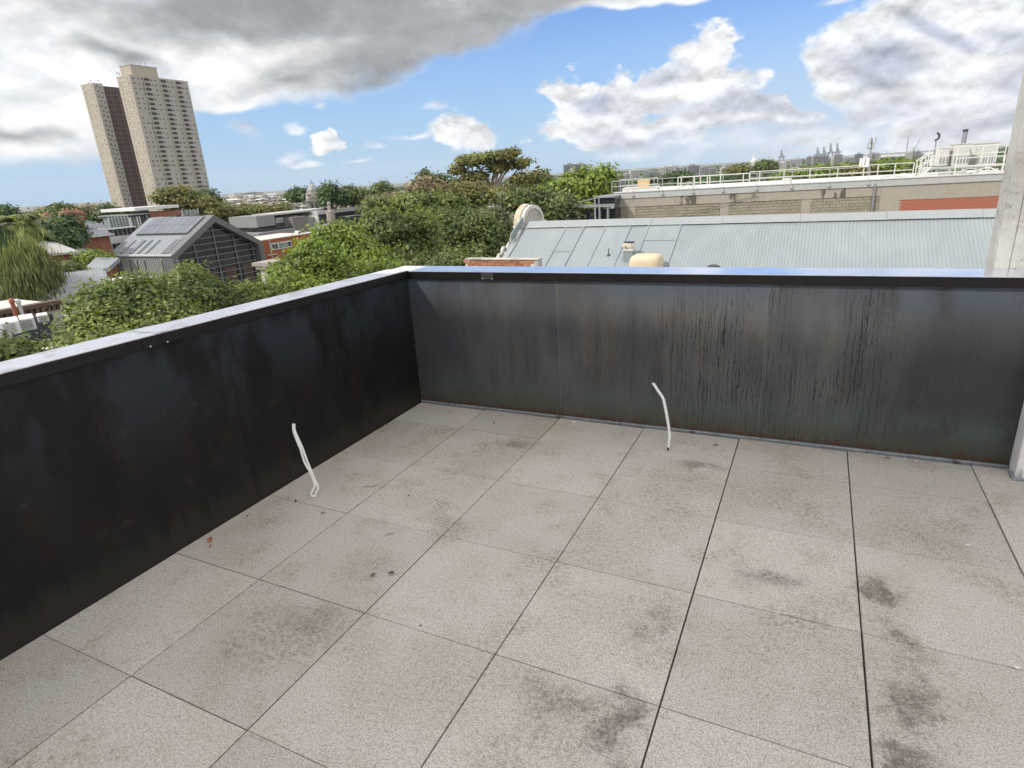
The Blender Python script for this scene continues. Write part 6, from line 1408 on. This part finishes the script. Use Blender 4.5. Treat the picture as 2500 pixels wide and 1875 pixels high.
# ================================================================== FAR CITY
M_FARG = [mat('far_wall_' + n, c, .9, var=.1, vscale=.3) for n, c in (('white', (0.595, 0.586, 0.561)), ('cream', (0.493, 0.451, 0.357)), ('grey', (0.323, 0.323, 0.315)), ('buff', (0.391, 0.357, 0.297)))]
M_FARR = [mat('far_roof_' + n, c, .8, var=.1, vscale=.3) for n, c in (('pale', (0.527, 0.527, 0.510)), ('slate', (0.187, 0.196, 0.212)), ('rust', (0.230, 0.153, 0.111)), ('tan', (0.425, 0.391, 0.281)))]
GH = 'distant houses between the tower and the turret'
r = random.Random(11)
def far_house(u, v, D, wpx, hpx, wm_, rm_, label, group, gab=True):
    c = at(u, v, D); k = D / FPX; W, H = wpx * k, hpx * k; t_ = thing('house', (c.x, c.y, c.z - H), label, 'house', group, rotz=r.choice((0, 0, 1.57)) + .0)
    dp = W * r.uniform(.7, 1.2); base = min(0, GZ - (c.z - H))
    MB().box(-W / 2, W / 2, -dp / 2, dp / 2, base, H * .75).build('wall', wm_, t_, local=True)
    if gab: MB().prism([(-W / 2 - .3, -dp / 2 - .3, H * .752), (-W / 2 - .3, dp / 2 + .3, H * .752), (-W / 2 - .3, 0, H * 1.05)], (W + .6, 0, 0)).build('roof', rm_, t_, local=True)
    else: MB().box(-W / 2 - .2, W / 2 + .2, -dp / 2 - .2, dp / 2 + .2, H * .752, H * .86).build('roof', rm_, t_, local=True)
    nw = max(1, int(W / 3.2))
    for j in range(nw):
        x = -W / 2 + (j + .5) * W / nw; MB().box(x - .45, x + .45, -dp / 2 - .05, -dp / 2 + .02, H * .3, H * .6).build('window', M_WIN, t_, local=True)
    return t_
for i in range(96):
    row = i // 16; f = (i % 16 + r.uniform(-.3, .3)) / 16
    D = [430, 330, 255, 200, 160, 130][row]; u = 540 + 245 * f if row > 1 else 530 + 270 * f; v = [476, 481, 487, 494, 501, 507][row] - (u - 640) * .0626 * 1.0 + r.uniform(-2, 2)
    if abs(u - 769) < 20 and row > 3: continue
    wi = r.choice((0, 0, 0, 1, 2, 3)); ri = r.choice((0, 0, 1, 2, 3)) 
    gb_ = r.random() < .55; wp = r.uniform(9, 22)
    far_house(u, v, D, wp, r.uniform(5, 9), M_FARG[wi], M_FARR[ri], '%s %s house, %s %s roof, %s of the distant suburb, %s' % ('wide' if wp > 16 else 'narrow', ('white', 'cream', 'grey', 'buff')[wi], ('pale', 'slate', 'rusty', 'tan')[ri], 'pitched' if gb_ else 'flat', ('far edge', 'far rows', 'middle rows', 'middle rows', 'near rows', 'near edge')[row], 'close to the towers' if u < 620 else 'midway' if u < 700 else 'close to the turret'), GH, gab=gb_)
for i, (u, v, D, wpx, hpx, wi, lab) in enumerate(((600, 468, 600, 32, 9, 2, 'long grey low apartment block on the skyline right of the towers'), (625, 468, 640, 22, 10, 1, 'dark glazed office block on the skyline beside the long grey one'), (572, 470, 560, 16, 9, 0, 'white rooftop box on the skyline nearest the towers'), (838, 455, 330, 14, 14, 1, 'pale block peeping above the trees right of the turret'), (800, 486, 200, 14, 8, 0, 'white roof among the trees right of the turret'), (985, 470, 260, 22, 10, 0, 'pale gabled roof left of the brownish tree'), (905, 488, 130, 26, 8, 2, 'grey flat roof among the russet trees'), (1205, 502, 70, 14, 14, 3, 'peach gable end at the foot of the tall gum'), (30, 536, 220, 26, 10, 0, 'white wall glimpsed behind the palm'), (240, 508, 240, 20, 6, 0, 'white house glimpsed left of the tower foot'))):
    far_house(u, v, D, wpx, hpx, M_FARG[wi], M_FARR[(i * 3) % 4 if wi else 0], lab, None, gab=i in (5, 7))
# hazy skyline on the right
M_HZ = [mat('far_block_' + n, c, .9, var=.08, vscale=.05) for n, c in (('a', (0.340, 0.340, 0.340)), ('b', (0.255, 0.255, 0.264)), ('c', (0.442, 0.433, 0.408)), ('d', (0.187, 0.196, 0.212)))]
def far_block(u, vtop, vbot, wpx, D, m, label, group, floors=0, name='apartment_block'):
    a = at(u, vbot, D); k = (a - CAM).dot(cam_rot @ Vector((0, 0, -1))) / FPX; zt2 = at(u, vtop, D).z; W = wpx * k
    t_ = thing(name, (a.x, a.y, GZ), label, 'building', group, rotz=r.choice((.15, .5, -.2))); H = zt2 - GZ
    MB().box(-W / 2, W / 2, -W * .35, W * .35, 0, H).build('wall', m, t_, local=True)
    MB().box(-W * .2, W * .15, -W * .2, W * .2, H + .01, H + 3 * k).build('plant_room', m, t_, local=True)
    nf = max(2, int((vbot - vtop) / 3)); nc = max(2, int(wpx / 4))
    z_lo = max(0, H - (vbot - vtop + 4) * k)
    for f in range(nf):
        z = z_lo + (H - z_lo) * (f + .5) / nf; MB().box(-W * .46, W * .46, -W * .35 - .6, -W * .35 + .1, z - .3 * k, z + .7 * k).build('window_band', M_HZ[3], t_, local=True)
    for c_ in range(nc + 1):
        x = -W * .46 + W * .92 * c_ / nc; MB().box(x - .35 * k, x + .35 * k, -W * .35 - 1.0, -W * .35 - .61, z_lo, H).build('pier', m, t_, local=True)
    return t_
GS = 'apartment blocks on the hazy skyline'
far_block(1391, 401, 440, 22, 420, M_HZ[1], 'dark twin-topped high-rise behind the bright plane tree, left half', None); far_block(1417, 400, 440, 22, 425, M_HZ[1], 'dark twin-topped high-rise behind the bright plane tree, right half', None)
far_block(1396, 414, 436, 9, 410, M_HZ[2], 'white service core on the front of the dark twin high-rise', None); far_block(1447, 420, 440, 16, 700, M_HZ[1], 'low grey block behind the bright plane tree top', None)
far_block(1508, 428, 470, 36, 90, M_FARG[2], 'grey brick block left behind the railings corner', None, name='building')
for (u, vt_, w_, m_) in ((1548, 415, 22, 2), (1530, 424, 16, 0), (1575, 415, 10, 0), (1592, 419, 24, 1), (1620, 408, 18, 2), (1640, 405, 26, 2), (1663, 408, 20, 0), (1690, 404, 30, 1), (1715, 407, 20, 0), (1738, 411, 18, 1), (1775, 402, 18, 0), (1830, 404, 18, 0), (1910, 396, 20, 2), (1945, 388, 26, 0), (1975, 383, 14, 1), (1990, 381, 20, 1), (2012, 380, 16, 3), (2036, 380, 12, 2), (2045, 377, 18, 1), (2070, 384, 26, 0), (2095, 376, 18, 3), (2130, 375, 16, 1), (2140, 374, 14, 0), (2216, 371, 12, 2), (2228, 369, 12, 0), (2240, 369, 10, 1), (2250, 377, 14, 3), (1600, 426, 14, 0), (1655, 421, 18, 2), (1765, 410, 14, 2), (1480, 424, 10, 0)):
    Dq = 680 if u < 1860 else 850; far_block(u, vt_, vt_ + 14, w_, Dq, M_HZ[m_], '%s %s skyline block %s' % ('wide' if w_ > 19 else 'narrow' if w_ < 14 else 'mid-width', ('mid-grey', 'darker grey', 'pale', 'charcoal')[m_], 'above the yellow box' if u < 1600 else 'above the white frame rails' if u < 1700 else 'above the middle railings' if u < 1800 else 'beside the slim white tower' if u < 1880 else 'between the lone crane and the four cranes' if u < 1990 else 'under the four cranes' if u < 2060 else 'close to the telecom mast' if u < 2200 else 'left of the roof steps'), GS)
far_block(2285, 389, 404, 14, 300, M_FARG[2], 'grey block just left of the leftmost condenser', None)
# port cranes
M_CR1 = mat('crane_paint', (.20, .22, .26), .6)
def crane(u, vt_, D, label):
    a = at(u, 400 - (u - 1900) * .06, D); k = D / FPX; zt2 = at(u, vt_, D).z; H = zt2 - GZ; t_ = thing('port_crane', (a.x, a.y, GZ), label, 'crane', 'raised port cranes', rotz=.3)
    hb_ = H * .42
    for x in (-4 * k, 3 * k):
        for y in (-2 * k, 2 * k): MB().box(x - .5 * k, x + .5 * k, y - .3 * k, y + .3 * k, 0, hb_).build('leg', M_CR1, t_, local=True)
    MB().box(-7 * k, 6 * k, -2 * k, 2 * k, hb_, hb_ + 3.2 * k).build('girder', M_CR1, t_, local=True)
    MB().box(-3.5 * k, -1.2 * k, -1.5 * k, 1.5 * k, hb_ + 3.3 * k, H).build('raised_boom', M_CR1, t_, local=True)
    MB().box(-1.19 * k, 1.4 * k, -1.5 * k, 1.5 * k, hb_ + 3.3 * k, hb_ + 9 * k).build('machine_house', M_CR1, t_, local=True)
    MB().tube([(-1 * k, 0, H * .86), (3 * k, 0, hb_ + 3.3 * k)], .35 * k, 4).build('stay', M_CR1, t_, local=True)
for u, v, lab in ((1908, 366, 'raised port crane standing alone, leftmost on the skyline'), (1996, 360, 'port crane, first of the close group of four'), (2011, 358, 'port crane, second of the close group of four'), (2027, 350, 'port crane, third of the group, taller pair'), (2043, 349, 'port crane, last of the group of four, nearest the mast')): crane(u, v, 2000, lab)
def derrick(u, v, u2, v2, D, lab):
    a = at(u, 385, D); b_ = at(u, v, D); t_ = thing('tower_crane', (a.x, a.y, GZ), lab, 'crane'); k = D / FPX
    MB().tube([(a.x, a.y, GZ), (a.x, a.y, b_.z)], .9 * k, 5).build('mast', M_CR1, t_)
    if u2: c = at(u2, v2, D); MB().tube([(a.x, a.y, b_.z), tuple(c)], .6 * k, 5).build('jib', M_CR1, t_); MB().tube([(a.x, a.y, b_.z + 2 * k), (a.x - 4 * k, a.y, b_.z)], .6 * k, 5).build('counter_jib', M_CR1, t_)
derrick(2211, 335, None, None, 1500, 'thin vertical tower crane mast on the skyline left of the steps'); derrick(2230, 364, 2247, 338, 1500, 'tower crane with slanting jib on the skyline')
c = at(1839, 410, 900); t_ = thing('water_tower', (c.x, c.y, GZ), 'slim white tower with bulbous top left of the lone port crane', 'tower'); k = 900 / FPX; zt2 = at(1839, 386, 900).z
MB().lathe((c.x, c.y, GZ), [(4 * k, 0), (4 * k, zt2 - GZ - 12 * k), (5.5 * k, zt2 - GZ - 9 * k), (5 * k, zt2 - GZ - 4 * k), (2 * k, zt2 - GZ), (.6 * k, zt2 - GZ + 12 * k)], 12).build('shaft', M_WR, t_)
# long pale shed roofs and far tree belts
M_FART = mat('far_tree_green', (0.038, 0.051, 0.030), .95, var=.4, vscale=.05); 
c = at(2150, 386, 1300); t_ = thing('long_shed', (c.x, c.y, GZ), 'long low pale warehouse roof on the skyline right of the mast', 'warehouse'); MB().box(c.x - 60, c.x + 90, c.y, c.y + 30, GZ, c.z + 1).build('wall', M_HZ[0], t_); MB().prism([(c.x - 62, c.y - 1, c.z + 1.02), (c.x - 62, c.y + 31, c.z + 1.02), (c.x - 62, c.y + 15, c.z + 5)], (155, 0, 0)).build('roof', M_HZ[0], t_)
def belt(az0, az1, D, ztop, zvar, n, name, m, seed, leaf):
    r_ = np.random.default_rng(seed); az_ = np.radians(r_.uniform(az0, az1, n)); d = D * (1 + .12 * r_.random(n)); hgt = ztop + zvar * (np.sin(az_ * 61) * .5 + np.sin(az_ * 143 + 1) * .3 + np.sin(az_ * 419) * .3)
    z = GZ + (hgt - GZ) * (1 - r_.random(n) ** 2.2 * .9); cent = np.stack([CAM.x + d * np.cos(az_), CAM.y + d * np.sin(az_), z], 1)
    nr = r_.normal(size=(n, 3)) + np.array([0, 0, .6]); me = leaf_mesh(name, cent, nr, leaf * (.6 + .8 * r_.random(n)), np.clip(.5 + .25 * r_.normal(size=n), 0, 1), m)
    o = bpy.data.objects.new(name, me); COL.objects.link(o); tag(o, kind='stuff')
belt(72, 170, 1050, -8.5, 1.5, 9000, 'far_woodland', LF['dark'], 3, 4.0)
belt(72, 170, 560, -9.3, 1.2, 8000, 'far_woodland', LF['dark'], 4, 2.6)
belt(118, 172, 240, -7.5, 1.2, 7000, 'suburban_tree_cover', LF['fig'], 5, 2.0)
belt(72, 112, 300, -7.5, 1.2, 7000, 'suburban_tree_cover', LF['dark'], 6, 1.8)
belt(72, 112, 1900, -9, 2, 6000, 'far_woodland', LF['dark'], 7, 5.0)

# ------------------------------------------------------------------ the air: a thin even haze round the whole place
hz = MB().box(-4200, 4200, -4200, 4200, GZ - 1.2, 125).build('haze', bpy.data.materials.new('haze_air')); tag(hz, kind='stuff')
m = hz.data.materials[0]; m.use_nodes = True; m.node_tree.nodes.clear(); t = NT(m.node_tree)
o = t.new('ShaderNodeOutputMaterial'); pv = t.new('ShaderNodeVolumePrincipled'); pv.inputs['Color'].default_value = (.93, .96, 1, 1); pv.inputs['Density'].default_value = 0.00007; pv.inputs['Anisotropy'].default_value = 0
t.l.new(pv.outputs[0], o.inputs['Volume'])
